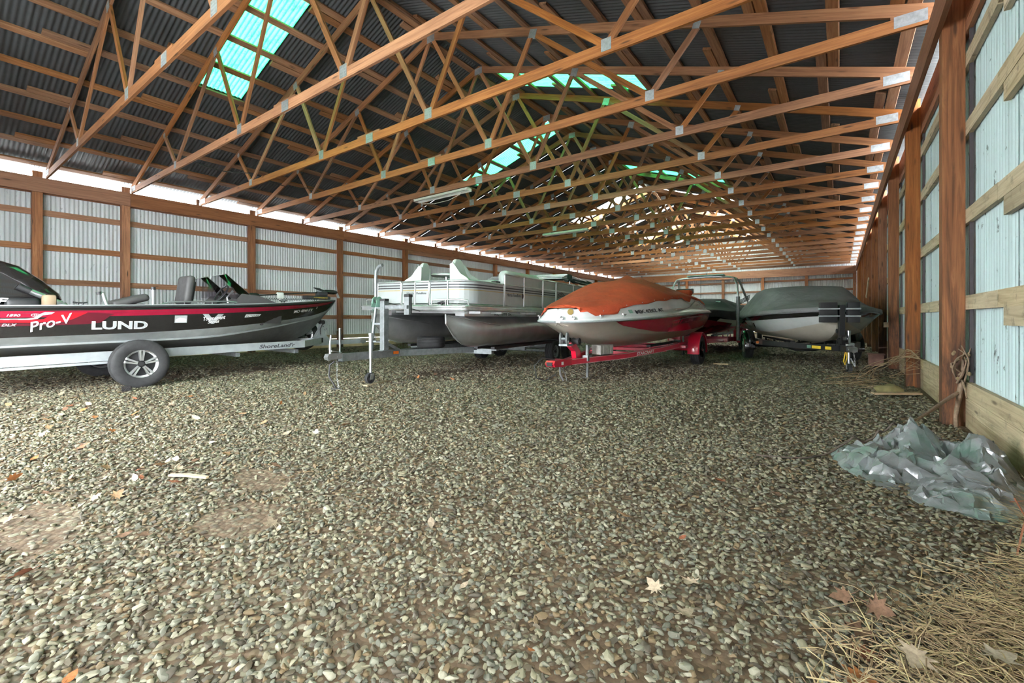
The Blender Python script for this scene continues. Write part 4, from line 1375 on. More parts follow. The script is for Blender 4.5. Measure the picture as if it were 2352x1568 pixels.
# fence: path along the rail line with posts, panels and stripes
ZF0, ZF1, ZF2 = 1.285, 1.70, 1.90
def fence_section(name, pts, z0, z1, posts, extra_top=None, stripes=True):
    """one framed section: tube frame, sheet panel, black and gold stripes"""
    P = [Vector((x, y, 0)) for x, y in pts]
    top = z1
    loop = [p + Vector((0, 0, z0)) for p in P] + [p + Vector((0, 0, top - .03)) for p in P[-1:]] + [p + Vector((0, 0, top)) for p in P[::-1]] + [P[0] + Vector((0, 0, top - .03))]
    m = MB().tube(loop, .017, 8, closed=True)
    sec = m.build('fence_frame', M['alu_rail'], pb, smooth=50)
    zt = ZF1 - .02
    MB().loft([[p + Vector((0, 0, z0 + .03)), p + Vector((0, 0, zt))] for p in P], closed_ring=False).build('panel', M['panel_white'], sec)
    if top > ZF1 + .05:
        MB().tube([p + Vector((0, 0, ZF1)) for p in P], .015, 8).build('middle_rail', M['alu_rail'], sec, smooth=50)
        MB().loft([[p + Vector((0, 0, ZF1 + .01)), p + Vector((0, 0, top - .01))] for p in P], closed_ring=False).build('upper_panel', M['panel_white'], sec)
    # outward normals
    N = []
    for i in range(len(P)):
        t = (P[min(i + 1, len(P) - 1)] - P[max(i - 1, 0)]).normalized()
        nv = Vector((t.y, -t.x, 0))
        if nv.dot(P[i] - Vector((0, -2.5, 0))) < 0: nv = -nv
        N.append(nv)
    if stripes:
        st = MB()
        for z, h, mi in ((zt - .055, .022, 0), (zt - .10, .022, 0), (zt - .14, .012, 1)):
            for s in (1, -1):
                st.loft([[p + n * (.004 * s) + Vector((0, 0, z)), p + n * (.004 * s) + Vector((0, 0, z + h))] for p, n in zip(P, N)], closed_ring=False, mi=mi)
        st.build('stripe', [M['print_black'], M['gold']], sec)
    for t in posts:
        d = [0]
        for a, b in zip(P[:-1], P[1:]): d.append(d[-1] + (b - a).length)
        s = t * d[-1]
        i = max(k for k in range(len(d)) if d[k] <= s + 1e-9); i = min(i, len(P) - 2)
        q = P[i].lerp(P[i + 1], (s - d[i]) / (d[i + 1] - d[i]))
        MB().tube([q + N[i] * .006 + Vector((0, 0, z0)), q + N[i] * .006 + Vector((0, 0, top))], .014, 8).build('fence_post', M['alu_rail'], sec, smooth=50)
    return sec
i0 = .10
fr = -.07 - i0
def arc(cx, cy, r, a0, a1, n=7):
    return [(cx + r * math.cos(math.radians(a0 + (a1 - a0) * k / n)), cy + r * math.sin(math.radians(a0 + (a1 - a0) * k / n))) for k in range(n + 1)]
hx = HW - .07
fence_section('rail', [(hx, -1.34)] + arc(hx - .38, fr - .38, .38, 0, 90) + [(.345, fr)], ZF0, ZF1, (.62,))
gate = fence_section('gate', [(.315, fr), (-.315, fr)], ZF0, ZF1, (.5,))
right = fence_section('rail', [(-.345, fr)] + arc(-hx + .38, fr - .38, .38, 90, 180) + [(-hx, -1.30)], ZF0, ZF1, (.22,))
secs = []
for ya, yb, po in ((-1.34, -2.93, (.47,)), (-2.97, -3.62, ()), (-3.66, -6.6, (.35, .62))):
    secs.append(fence_section('rail', [(-hx, ya), (-hx, yb)], ZF0, ZF2, po, stripes=ya > -3.65))
    fence_section('rail', [(hx, ya), (hx, yb)], ZF0, ZF2, po)
# curved black sweep on the last right-hand panel
for off in (0, .035, .07):
    pts = [(-hx - .008, -3.72 - .9 * t, 1.60 - off + .06 * math.sin(PI * min(1, t * 1.6)) - .25 * max(0, t - .3)) for t in np.linspace(0, 1, 14)]
    MB().loft([[p, (p[0], p[1], p[2] + .018)] for p in pts], closed_ring=False).build('stripe', M['print_black'], secs[2])
MB().add([(-hx - .007, -4.45, 1.66), (-hx - .007, -6.55, 1.66), (-hx - .007, -6.55, 1.34), (-hx - .007, -5.2, 1.34)], [(0, 1, 2, 3)]).build('dark_panel', M['print_black'], secs[2])
# lettering on the gate and on the side; emblem
ff = lambda u, v: (-u, fr + .006, v)
letter('Harris', ff, (-.20, -.035, 1.475, 1.515), M['print_black'], pb, bold=.015)
letter('FloteBote', ff, (.03, .26, 1.475, 1.515), M['print_black'], pb, bold=.015)
fs_ = lambda u, v: (-hx - .008, -u, v)
letter('Harris FloteBote', fs_, (1.42, 1.96, 1.485, 1.545), M['print_black'], pb, bold=.02)
uv = [(2.035 + .042 * a, 1.51 + .052 * b) for a, b in el]
decal('emblem', uv, [tuple(range(24))], fs_, M['print_black'], pb)
uv = [(2.035 + .018 * a, 1.51 + .024 * b) for a, b in el]
decal('emblem', uv, [tuple(range(24))], lambda u, v: (-hx - .0095, -u, v), M['dark_red'], pb)
letter('KC 1878 SR', lambda u, v: (-.86 - .105, -u, v), (1.3, 1.95, 1.115, 1.165), M['print_black'], pb, bold=.025)
# anchor rails on the fore deck corners
for sg in (-1, 1):
    m = MB()
    m.tube([(sg * .52, .0, 1.275), (sg * .54, .0, 1.36), (sg * .60, -.02, 1.375), (sg * 1.10, -.05, 1.375), (sg * 1.19, -.12, 1.36), (sg * 1.2, -.14, 1.275)], .012, 8)
    m.tube([(sg * .80, -.03, 1.275), (sg * .80, -.03, 1.37)], .010, 8)
    m.build('bow_rail', M['alu_rail'], pb, smooth=50)
    m = MB()
    m.tube([(sg * .62, -.05, 1.31), (sg * .72, -.05, 1.33), (sg * .78, -.05, 1.31)], .02, 8)
    m.cyl((sg * .7, -.05, 1.275), (sg * .7, -.05, 1.32), .015, n=8)
    m.build('cleat', M['black_plastic'], pb, smooth=50)
    rbox(MB(), 0, 0, 0, 0, 0, 0) if False else None
# furniture
def fishing_chair(x, y, yaw):
    mt = Matrix.Translation((x, y, 1.72)) @ Matrix.Rotation(yaw, 4, 'Z') @ Matrix.Diagonal((.86, .82, 1.0, 1.0))
    s = MB()
    rings = []
    for z, hw, y0, y1 in ((-.10, .27, -.27, .25), (0, .275, -.28, .26), (.03, .26, -.27, -.02), (.10, .24, -.29, -.12), (.20, .21, -.31, -.17), (.30, .18, -.32, -.20), (.37, .14, -.32, -.22), (.40, .08, -.31, -.24)):
        rings.append([(a * hw * 1.0, (y0 + y1) / 2 + b * (y1 - y0) / 2, z) for a, b in ((-1, -.7), (-.7, -1), (.7, -1), (1, -.7), (1, .7), (.7, 1), (-.7, 1), (-1, .7))])
    s.loft(rings, cap0=True, cap1=True)
    # side wings sweeping down to the front
    for sg in (-1, 1):
        s.prism([(-.30, -.02), (.24, -.04), (.10, .06), (-.05, .13), (-.16, .25), (-.24, .33), (-.31, .30)], 'X', sg * .225 - .02, sg * .225 + .02)
    s.xf(mt)
    o = s.build('fishing_chair', M['white_vinyl'], pb, smooth=50)
    MB().cyl((x, y, 1.262), (x, y, 1.63), .03, n=10).build('pedestal', M['alu_rail'], o, smooth=50)
    m = MB(); rbox(m, -.28, .28, -.27, .26, -.115, -.09, .01, mtx=mt); m.build('seat_trim', M['gold'], o)
fishing_chair(-.80, -.66, math.radians(96))
fishing_chair(.60, -.80, math.radians(-75))
m = MB().lathe([(0, 1.90), (.30, 1.90), (.325, 1.915), (.325, 1.935), (.30, 1.95), (0, 1.95)], 'Z', (.30, -1.42, 0), n=28)
tb = m.build('table', M['white_vinyl'], pb, smooth=40)
MB().cyl((.30, -1.42, 1.262), (.30, -1.42, 1.90), .035, n=12).build('table_post', M['alu_rail'], tb, smooth=40)
def lounge(x0, x1, y0, y1, zs, zb, side):
    m = MB(); rbox(m, x0, x1, y0, y1, 1.262, zs, .05, seg=3)
    if side == 'x':
        rbox(m, x0, x0 + .26, y0, y1, zs - .1, zb, .11, seg=4)
    else:
        rbox(m, x0, x1, y1 - .26, y1, zs - .1, zb, .11, seg=4)
    return m.build('lounge_seat', M['white_vinyl'], pb, smooth=50)
lounge(-1.12, -.45, -2.95, -1.52, 1.66, 2.0, 'x')
lounge(-1.12, -.45, -4.1, -3.1, 1.66, 1.95, 'x')
lounge(-.30, .75, -3.0, -2.45, 1.62, 1.86, 'y')
m = MB(); rbox(m, .45, 1.05, -4.3, -3.5, 1.262, 2.0, .05, seg=2); m.build('console', M['white_vinyl'], pb, smooth=45)
m = MB().tube([(-1.0, -1.28, 1.66), (-1.0, -1.28, 1.72)], .03, 8); rbox(m, -1.06, -.94, -1.36, -1.2, 1.715, 1.765, .015); m.build('cup_holder', M['black_plastic'], pb, smooth=45)
# folded sun top lying along the stern rails
bm_ = MB()
for x in (-1.1, 1.1):
    for k, (dz, dy) in enumerate(((.02, 0), (.06, .1), (.10, .2), (.13, .28))):
        bm_.tube([(x, -6.3, 1.98 + dz * .4), (x, -4.1 - dy, 2.02 + dz)], .013, 7)
for dz, y in ((.02, -4.1), (.06, -4.2), (.10, -4.3), (.13, -4.38)):
    bm_.tube([(-1.1, y, 2.02 + dz), (1.1, y, 2.02 + dz)], .013, 7)
for x in (-1.1, 1.1):
    bm_.cyl((x, -6.3, 1.9), (x, -6.3, 2.0), .02, n=8); bm_.cyl((x, -4.6, 1.9), (x, -4.6, 2.05), .014, n=8)
top = bm_.build('sun_top_frame', M['alu_rail'], pb, smooth=50)
m = MB()
rings = []
for k in range(13):
    x = -1.13 + 2.26 * k / 12
    rr = .075 + .012 * math.sin(k * 1.7)
    rings.append([(x, -4.55 + 1.9 * rr * math.cos(a) , 2.10 + rr * math.sin(a) + .01 * math.sin(k * 2.3 + a * 3)) for a in [2 * PI * j / 10 for j in range(10)]])
m.loft(rings, cap0=True, cap1=True).build('folded_canvas', M['green_canvas'], top, smooth=60)
m = MB()
rings = []
for k in range(11):
    y = -6.2 + 1.7 * k / 10
    rings.append([(-1.05 + .07 * math.cos(a), y, 2.04 + .06 * math.sin(a) + .012 * math.sin(k * 2 + a * 2)) for a in [2 * PI * j / 9 for j in range(9)]])
m.loft(rings, cap0=True, cap1=True).build('folded_canvas', M['green_canvas'], top, smooth=60)

# its trailer
pt = thing('boat_trailer', 'grey galvanised tandem-axle trailer with ladder stand, under the pontoon boat', 'trailer', PO)
pt.rotation_euler = (0, 0, math.radians(186))
m = MB(); m.beam((0, 1.42, .465), (0, -.1, .455), .09, .115); m.build('tongue', M['galv'], pt)
for s in (-1, 1):
    m = MB(); chain_beam(m, [(s * .04, .25, .455), (s * .52, -1.25, .44), (s * .52, -6.0, .42)], .055, .105); m.build('frame_rail', M['galv'], pt)
for y in (-1.28, -2.6, -3.83, -4.75, -5.9):
    MB().beam((-.95, y, .40), (.95, y, .40), .07, .07).build('crossmember', M['galv'], pt)
for s in (-1, 1):
    for x in (s * .66, s * 1.04):
        if abs(x) < .9 or True:
            m = MB(); m.beam((x, -1.15, .49), (x, -6.0, .49), .08, .045); m.build('bunk', M['black_plastic'], pt)
    for y in (-1.28, -2.6, -5.9):
        m = MB(); m.prism([(s * .62, .435), (s * 1.07, .435), (s * 1.07, .465), (s * .62, .465)] if s > 0 else [(s * 1.07, .435), (s * .62, .435), (s * .62, .465), (s * 1.07, .465)], 'Y', y - .05, y + .05); m.build('bunk_bracket', M['galv'], pt)
TY2 = tyre_mesh(.262, .205); RM2 = rim_mesh(.262, .205, 'disc', [M['galv'], M['black_hole']])
for y in (-3.83, -4.75):
    for s in (-1, 1):
        add_wheel(pt, (s * 1.02, y, .262), TY2, RM2, s)
    MB().cyl((-.95, y, .27), (.95, y, .27), .03, n=10).build('axle', M['galv'], pt)
spare = add_wheel(pt, (0, -.62, .60), TY2, RM2, 1, flat=True)
MB().box(-.10, .10, -.72, -.52, .475, .498).build('spare_carrier', M['galv'], pt)
# winch post, ladder rail and bow stops
m = MB(); m.box(-.05, .05, .50, .60, .51, 1.33); stand = m.build('winch_post', M['galv'], pt)
m = MB(); m.beam((-.0, .48, .62), (0, .22, .50), .05, .05); m.beam((-.07, .70, .52), (-.07, .40, .52), .10, .012); m.build('post_brace', M['galv'], stand)
m = MB(); m.box(-.06, .06, .505, .595, 1.33, 1.37); m.build('rubber_cap', M['rubber'], stand)
m = MB(); m.beam((.18, .56, 1.235), (-.53, .56, 1.225), .05, .055); m.build('cross_arm', M['galv'], stand)
m = MB(); m.box(-.535, -.435, .50, .545, 1.105, 1.40); stp = m.build('bow_stop', M['galv'], stand)
m = MB(); rbox(m, -.54, -.43, .45, .55, 1.385, 1.435, .012); rbox(m, -.53, -.44, .46, .50, 1.12, 1.39, .01); m.build('rubber_cap', M['rubber'], stp)
m = MB(); m.tube([(.235, .60, .52), (.22, .585, .85), (.175, .57, 1.2), (.175, .57, 1.75), (.165, .57, 1.83), (.13, .57, 1.89), (.08, .57, 1.92), (.02, .57, 1.925)], .027, 12)
m.build('ladder_rail', M['galv'], stand, smooth=50)
for z, x in ((.66, .235), (.955, .205)):
    MB().beam((x, .575, z), (.03, .56, z), .06, .03).build('ladder_rung', M['galv'], stand)
M['mint'] = plain('mint_winch_paint', (0.22, 0.42, 0.33), 0.45, 0.3)
winch(stand, (.11, .60, 1.33), [M['mint'], M['black_plastic']])
MB().tube([(.06, .55, 1.33), (-.2, .3, 1.24), (-.33, .05, 1.17)], .008, 6).build('strap', M['black_plastic'], stand)
coupler(pt, (0, 1.60, .485), M['zinc'])
jack(pt, -.10, .93, .80, M['zinc'], wheel=True, wr=.085, zb=.027)
MB().box(-.06, -.052, .28, .40, .445, .495).build('side_light', M['orange_lens'], pt)
MB().box(-.52, -.47, -.05, .05, .53, .60).build('side_light', M['orange_lens'], pt) if False else None
chain(pt, [(-.02, 1.5, .42), (-.05, 1.52, .2), (-.06, 1.50, .03)], M['zinc'])
m = MB().tube([(.0, 1.52, .42), (.06, 1.56, .36), (.05, 1.58, .2), (-.02, 1.55, .08), (-.04, 1.53, .02)], .012, 7)
m.tube([(.03, 1.55, .012), (-.13, 1.5, .012)], .012, 6)
m.build('light_cable', M['black_plastic'], pt, smooth=50)
MB().tube([(.02, 1.58, .52), (.02, 1.585, .66), (.02, 1.57, .80)], [.02, .016, .012], 8).build('latch_lever', M['zinc'], pt, smooth=50)
# board under the jack wheel
bd = MB().box(-.30, .30, -.055, .055, 0, .02).build('wooden_board', M['pale_girt'])
bd.location = (-5.95, 4.50, .004); bd.rotation_euler = (0, 0, math.radians(105))
bd['label'] = 'short pale board under the small jack wheel of the pontoon trailer'; bd['category'] = 'board'
# ------------------------------------------------------------------ DECK BOAT with rust cover on a red trailer
DX, DY = -3.72, 10.75
db = thing('deck_boat', 'white and red deck boat with wide blunt bow, half hidden under a rust-red cover', 'boat', (DX, DY, 0), PI)
def D(Y, *p): return (DY - Y, list(p))
# half stations: upper edge, coaming foot, rub rail, chine, lower strake, keel
ST3 = [D(11.65, (1.02, 1.40), (1.08, 1.27), (1.17, 1.20), (1.0, .83), (.62, .63), (0, .52)),
       D(10.8, (1.05, 1.50), (1.10, 1.28), (1.21, 1.185), (1.0, .795), (.64, .62), (0, .475)),
       D(9.6, (1.05, 1.50), (1.10, 1.26), (1.22, 1.15), (1.0, .775), (.65, .61), (0, .465)),
       D(8.5, (1.01, 1.42), (1.07, 1.22), (1.17, 1.105), (.95, .77), (.60, .62), (0, .475)),
       D(7.8, (.90, 1.345), (.96, 1.18), (1.06, 1.07), (.80, .785), (.49, .65), (0, .53)),
       D(7.25, (.73, 1.27), (.79, 1.15), (.89, 1.04), (.60, .83), (.34, .71), (0, .62)),
       D(6.9, (.56, 1.225), (.61, 1.12), (.715, 1.02), (.42, .865), (.20, .78), (0, .72)),
       D(6.6, (.37, 1.20), (.42, 1.11), (.52, 1.005), (.25, .91), (.11, .86), (0, .83)),
       D(6.45, (.22, 1.19), (.26, 1.105), (.36, 1.0), (.14, .945), (.06, .92), (0, .905)),
       D(6.385, (.10, 1.185), (.13, 1.10), (.22, .999), (.085, .965), (.03, .95), (0, .94)),
       D(6.355, (.01, 1.183), (.012, 1.10), (.03, .998), (.012, .975), (.006, .965), (0, .96))]
ST3d = []
for y, p in dense(ST3, 44)[::1]:
    r = p[2]
    ST3d.append((y, [p[0], ((p[0][0] + p[1][0]) / 2 + .015, (p[0][1] + p[1][1]) / 2), p[1], (r[0] - .03, r[1] + .045), (r[0], r[1] + .03), (r[0] + .012, r[1] + .008), (r[0] + .012, r[1] - .022), (r[0] - .02, r[1] - .035),
                     ((r[0] + p[3][0]) / 2 + .02, (r[1] + p[3][1]) / 2), p[3], (p[3][0] - .03, p[3][1] - .012), ((p[3][0] + p[4][0]) / 2, (p[3][1] + p[4][1]) / 2 - .01), p[4], (p[4][0] - .02, p[4][1] - .012), p[5]]))
m = MB()
def c3(s, y, sd):
    return 0 if s <= 4 else (2 if s <= 6 else 3)
hull_mesh(m, ST3d, c3, 1)
m.build('hull', [M['white_gel'], M['red_gloss'], M['print_grey'], M['tan_gel']], db, smooth=38)
# bow platform and decks closing the top
m = MB().loft([[(p[0][0], y, p[0][1]), (p[0][0] * .5, y, p[0][1] + .02), (-p[0][0] * .5, y, p[0][1] + .02), (-p[0][0], y, p[0][1])] for y, p in ST3d], closed_ring=False)
p = ST3d[-1]
m.add([(x, p[0] - .0, z) for x, z in p[1][:7]] + [(-x, p[0], z) for x, z in p[1][:7][::-1]], [tuple(range(14))])
m.build('deck', M['white_gel'], db)
m = MB()
for sg in (-1, 1):
    m.tube([(sg * (p[2][0] + .0 if False else p[6][0] + .004), y, p[6][1] + .012) for y, p in ST3d], .014, 7)
m.build('rub_rail', M['print_grey'], db, smooth=50)
# red sweep along each side, over the pale bottom
for sg in (-1, 1):
    f = side_fn(ST3d, sg, .013)
    patch('side_graphic', [(6.95, .995), (7.25, .92), (7.7, .86), (8.3, .80), (9.0, .782), (9.8, .785), (10.6, .805), (11.2, .835), (11.64, .89), (11.64, 1.16), (10.6, 1.14), (9.6, 1.108), (8.5, 1.062), (7.8, 1.028), (7.25, 1.0)],
          lambda u, v: f(DY - u, v), M['red_gel'], db, 34, 9)
s3 = side_fn(ST3d, -1, .016)
f3 = lambda u, v: s3(DY - u, v)
letter('MX 6262 AT', f3, (7.45, 8.35, 1.15, 1.215), M['print_black'], db, bold=.03, rot=.06)
patch('sticker', [(7.30, 1.13), (7.39, 1.135), (7.39, 1.195), (7.30, 1.19)], f3, M['mint'], db, 1)
patch('side_graphic', [(8.7, .99), (9.5, 1.045), (10.9, 1.09), (10.9, 1.12), (9.6, 1.075)], f3, M['print_grey'], db, 6)
letter('LIMITED', f3, (10.55, 10.95, 1.33, 1.375), M['dark_red'], db, shear=.2, bold=.01)
# moulded sweep on the stern quarter
pts = [s3(DY - Y, z) for Y, z in ((9.0, 1.22), (9.6, 1.25), (10.1, 1.30), (10.35, 1.38), (10.55, 1.43), (10.8, 1.43), (11.1, 1.38), (11.5, 1.31))]
MB().tube(pts, .012, 6).build('moulding', M['white_gel'], db, smooth=60)
# cleats, speaker and fittings on the bow ledge
for Yc, sg in ((6.75, -1), (7.15, -1), (6.75, 1)):
    q = interp_stations(ST3d, DY - Yc)[3]
    x, z = sg * q[0], q[1]
    mm = MB().tube([(x, DY - Yc - .07, z + .035), (x, DY - Yc - .02, z + .03), (x, DY - Yc + .02, z + .03), (x, DY - Yc + .07, z + .035)], .011, 7)
    for d in (-.03, .03): mm.cyl((x, DY - Yc + d, z - .01), (x, DY - Yc + d, z + .03), .010, n=6)
    mm.build('cleat', M['zinc'], db, smooth=50)
q = side_fn(ST3d, -1, .004)(DY - 6.42, 1.145)
mm = MB().lathe([(0, 0), (.05, 0), (.045, .012), (0, .014)], 'Y', (0, 0, 0), n=18)
mm.xf(Matrix.Translation((-.20, DY - 6.41, 1.15)) @ Matrix.Rotation(math.radians(40), 4, 'Z'))
mm.build('speaker', M['gold'], db, smooth=40)
for x, yb_ in ((-.08, 6.345), (-.26, 6.40)):
    mm = MB().tube([(x - .035, DY - yb_, 1.035), (x, DY - yb_ + .03, 1.075), (x + .035, DY - yb_, 1.035)], .010, 6)
    mm.cyl((x, DY - yb_ - .01, 1.05), (x, DY - yb_ + .02, 1.05), .03, n=12)
    mm.build('bow_eye', M['zinc'], db, smooth=50)
m = MB(); rbox(m, -.78, -.36, -.955, -.90, 1.66, 1.79, .02); m.cyl((-.57, -.925, 1.36), (-.57, -.925, 1.67), .015, n=8)
m.build('mirror', M['black_plastic'], db, smooth=45)

# rust-red cover: peaks over two poles, hem along the coaming with a flap on each side
cv = thing('boat_cover', 'rust-red canvas cover with two peaks, stretched over the white deck boat', 'cover', (DX, DY, 0), PI)
ys = np.linspace(DY - 6.50, -.84, 64)
rings = []
for y in ys:
    st = interp_stations(ST3d, y)
    (xt, zt), (xm, zm), (xf, zf) = st[0], st[1], st[2]
    Y = DY - y
    # ridge line: straight from the bow to the windscreen, then two pole peaks
    zr = float(np.interp(Y, [6.5, 7.0, 7.6, 8.45, 8.62, 9.0, 9.3, 9.75, 10.2, 10.6, 11.1, 11.6], [1.26, 1.36, 1.53, 1.79, 1.80, 1.86, 1.985, 1.85, 1.975, 1.80, 1.64, 1.55]))
    pw = float(np.interp(Y, [6.5, 7.4, 8.3, 8.62, 9.0, 9.3, 9.75, 10.2, 10.6, 11.6], [1.3, 1.7, 2.6, 2.8, 1.5, .95, 1.45, .95, 1.4, 1.8]))
    flapL = float(np.interp(Y, [6.62, 6.66, 7.06, 7.10], [0, 1, 1, 0]))
    flapR = max(flapL, float(np.interp(Y, [9.55, 9.62, 10.05, 10.2], [0, .55, .75, 0])))
    ring = []
    K = 14
    for k in range(-K, K + 1):
        t = k / K; a = abs(t); sg = -1 if t < 0 else 1
        if a > .84:                                   # hem hanging outside the coaming
            q = (a - .84) / .16
            drop = .055 + .085 * (flapR if sg < 0 else flapL) + .010 * math.sin(Y * 9)
            z = zt + .016 - q * drop
            x = abs(side_fn(ST3d, 1, 0)(y, min(z, zt))[0]) + .020 + .006 * q
        else:
            q = a / .84
            x = (xt + .020) * q
            z = zr + (zt + .024 - zr) * q ** pw
            w = math.sin(PI * q)
            z += (.012 * math.sin(Y * 5.2 + t * 7) * q + .007 * math.sin(Y * 13 + t * 17)) * w
        ring.append((sg * x if t else 0.0, y, z))
    rings.append(ring)
m = MB().loft(rings, closed_ring=False)
f0 = rings[0]
m.add(f0 + [(p[0] * 1.0, p[1] + .03, max(p[2] - .10, 1.225)) for p in f0], [(i, i + 1, len(f0) + i + 1, len(f0) + i) for i in range(len(f0) - 1)])
o = m.build('canvas', M['rust_canvas'], cv, smooth=60)
sm = o.modifiers.new('thickness', 'SOLIDIFY'); sm.thickness = .004; sm.offset = 1
for Y in (6.8, 7.3, 7.7, 8.1, 8.5, 8.9, 9.3):
    i = int(np.argmin([abs((DY - y_) - Y) for y_ in ys]))
    q = rings[i][1]
    MB().ball((q[0] - .008, q[1], q[2] + .006), .008, 6).build('snap', M['zinc'], cv)
for Y in (9.3, 10.2):
    MB().cyl((0, DY - Y, 1.99), (0, DY - Y, 2.03), .008, n=6).build('pole_tip', M['black_plastic'], cv)
m = MB(); rbox(m, -.80, -.40, -.80, -.55, 1.60, 1.74, .05, seg=3)
m.build('covered_mirror', M['rust_canvas'], cv, smooth=50)

# red trailer
rt = thing('boat_trailer', 'bright red trailer with white lettering on its rail, under the rust-covered deck boat', 'trailer', (DX, DY, 0), PI)
def rr(Y, X, z): return (-(X - DX), DY - Y, z)
for s in (-1, 1):
    m = MB(); chain_beam(m, [(s * .05, 4.05, .31), (s * .42, 2.65, .335), (s * .72, 1.45, .40), (s * .86, .75, .455), (s * .88, -1.0, .47)], .055, .10); fr_ = m.build('frame_rail', M['red_paint'], rt)
    m = MB()
    for off in (.044, -.044):
        chain_beam(m, [(s * (.05 + .031), 4.05, .31 + off), (s * (.42 + .031), 2.65, .335 + off), (s * (.72 + .031), 1.45, .40 + off), (s * (.86 + .031), .75, .455 + off)], .003, .004)
    m.build('pinstripe', M['print_white'], fr_)
m = MB(); m.box(-.07, .07, 3.85, 4.35, .26, .36); m.build('tongue', M['red_paint'], rt)
m = MB(); m.prism([(4.30, .25), (4.62, .27), (4.66, .32), (4.62, .37), (4.30, .38)], 'X', -.085, .085); cp = m.build('coupler', M['red_paint'], rt)
m = MB(); m.box(-.05, .05, 4.58, 4.668, .285, .345); m.build('ball_socket', M['black_hole'], cp)
MB().box(-.089, -.086, 4.36, 4.43, .29, .34).build('sticker', M['print_white'], cp)
for y in (-.9, 0, 1.2, 2.4):
    w = np.interp(y, [0, 1.2, 2.4], [.86, .76, .5])
    MB().beam((-w, y, .37), (w, y, .37), .06, .06).build('crossmember', M['red_paint'], rt)
MB().cyl((-.95, 0, .335), (.95, 0, .335), .035, n=10).build('axle', M['red_paint'], rt)
for s in (-1, 1):
    MB().beam((s * .42, -.95, .475), (s * .42, 1.3, .455), .09, .045).build('bunk', M['black_plastic'], rt)
    for y in (-.9, 0, 1.2):
        MB().box(s * .42 - .02, s * .42 + .02, y - .025, y + .025, .39, .445).build('bunk_bracket', M['red_paint'], rt)
TY3 = tyre_mesh(.335, .215); RM3 = rim_mesh(.335, .215, 'spoke', [M['black_gloss'], M['black_hole']])
FN3 = fender_mesh(.358, .25, M['red_paint'])
for s in (-1, 1):
    w = add_wheel(rt, (s * 1.10, 0, .335), TY3, RM3, s)
    h = MB().lathe([(0, .105), (.03, .103), (.035, .07)], 'X', n=14).mesh('hub_cap', M['bright_red'])
    link('hub_cap', h, w)
    f = link('fender', FN3, rt, (s * 1.10, 0, .335), (0, 0, 0))
    MB().box(s * .89, s * 1.0, .34, .62, .40, .45).build('fender_step', M['red_paint'], rt)
letter('STARCRAFT', lambda u, v: (-(np.interp(u, [1.45, 2.65], [.72, .42]) + .032), u, np.interp(u, [1.45, 2.65], [.40, .335]) + v), (1.72, 2.30, -.032, .030), M['print_white'], rt, shear=.1, bold=.03)
rt_l = [o for o in rt.children if o.name.startswith('lettering')][-1]
rt_l.data.transform(Matrix(((1, 0, 0, 0), (0, -1, 0, 4.02), (0, 0, 1, 0), (0, 0, 0, 1))))
# re-lay the mirrored lettering on the sloping rail
for v in rt_l.data.vertices:
    u = v.co.y
    base = np.interp(4.02 - u, [1.45, 2.65], [.40, .335])
    v.co.x = -(np.interp(u, [1.45, 2.65], [.72, .42]) + .033)
    v.co.z = v.co.z - base + np.interp(u, [1.45, 2.65], [.40, .335])
m = MB(); m.prism([(3.66, .36), (3.84, .36), (3.88, .48), (4.02, .56), (4.02, .63), (3.93, .66), (3.82, .58), (3.70, .48)], 'X', -.045, .045); ws3 = m.build('winch_stand', M['red_paint'], rt)
m = MB()
for x in (-.09, .09):
    m.lathe([(.012, -.07), (.055, -.07), (.062, -.05), (.045, 0), (.062, .05), (.055, .07), (.012, .07)], 'X', (x, 3.94, .655), n=14, closed=True)
m.build('bow_roller', M['rubber'], ws3, smooth=45)
m = MB()
for x in (-.03, .09):
    m.tube([(x, 4.14 + .035 * math.cos(a), .70 + .10 * math.sin(a)) for a in [2 * PI * k / 16 for k in range(16)]], .018, 6, closed=True)
m.cyl((-.05, 4.14, .70), (.11, 4.14, .70), .03, n=10)
m.box(-.05, .11, 3.97, 4.18, .58, .615)
m.build('winch', M['galv'], ws3, smooth=50)
m = MB().tube([(-.02, 4.08, .68), (-.06, 3.9, .62), (-.10, 3.75, .58)], .007, 6); m.build('winch_cable', M['black_plastic'], ws3)
jack(rt, -.14, 3.62, .57, M['galv'], wheel=False, wr=.09)
MB().box(-.14 - .05, -.09, 3.55, 3.70, .30, .40).build('jack_mount', M['galv'], rt)
MB().box(-.195, -.187, 3.36, 3.42, .31, .345).build('side_light', M['orange_lens'], rt)
m = MB().tube([(.0, 4.5, .38), (.10, 4.72, .42), (.16, 4.85, .30), (.14, 4.82, .10), (.05, 4.7, .05), (-.05, 4.55, .15)], .009, 7); m.build('light_cable', M['black_plastic'], rt, smooth=50)
chain(rt, [(-.06, 4.4, .26), (-.1, 4.33, .14), (-.09, 4.26, .02)], M['zinc'])
m = MB().tube([(.02, 4.3, .26), (.0, 4.32, .12), (-.02, 4.25, .015)], .016, 7); m.build('tongue_strap', M['grey_canvas'], rt)
# concrete block lying on the tongue
cb = MB()
rbox(cb, -.20, .20, -.10, .10, 0, .17, .008)
for x in (-.10, .0, .10):
    cb.box(x - .012, x + .012, -.108, .108, .012, .160)
cbo = cb.build('concrete_block', plain('concrete', (0.34, 0.33, 0.30), 0.9, vary=0.2, nscale=12, bump=0.4))
cbo.location = (DX + .235, DY - 3.20, .400); cbo.rotation_euler = (0, 0, math.radians(80))
cbo['label'] = 'grey concrete block resting on the tongue of the red trailer'; cbo['category'] = 'block'
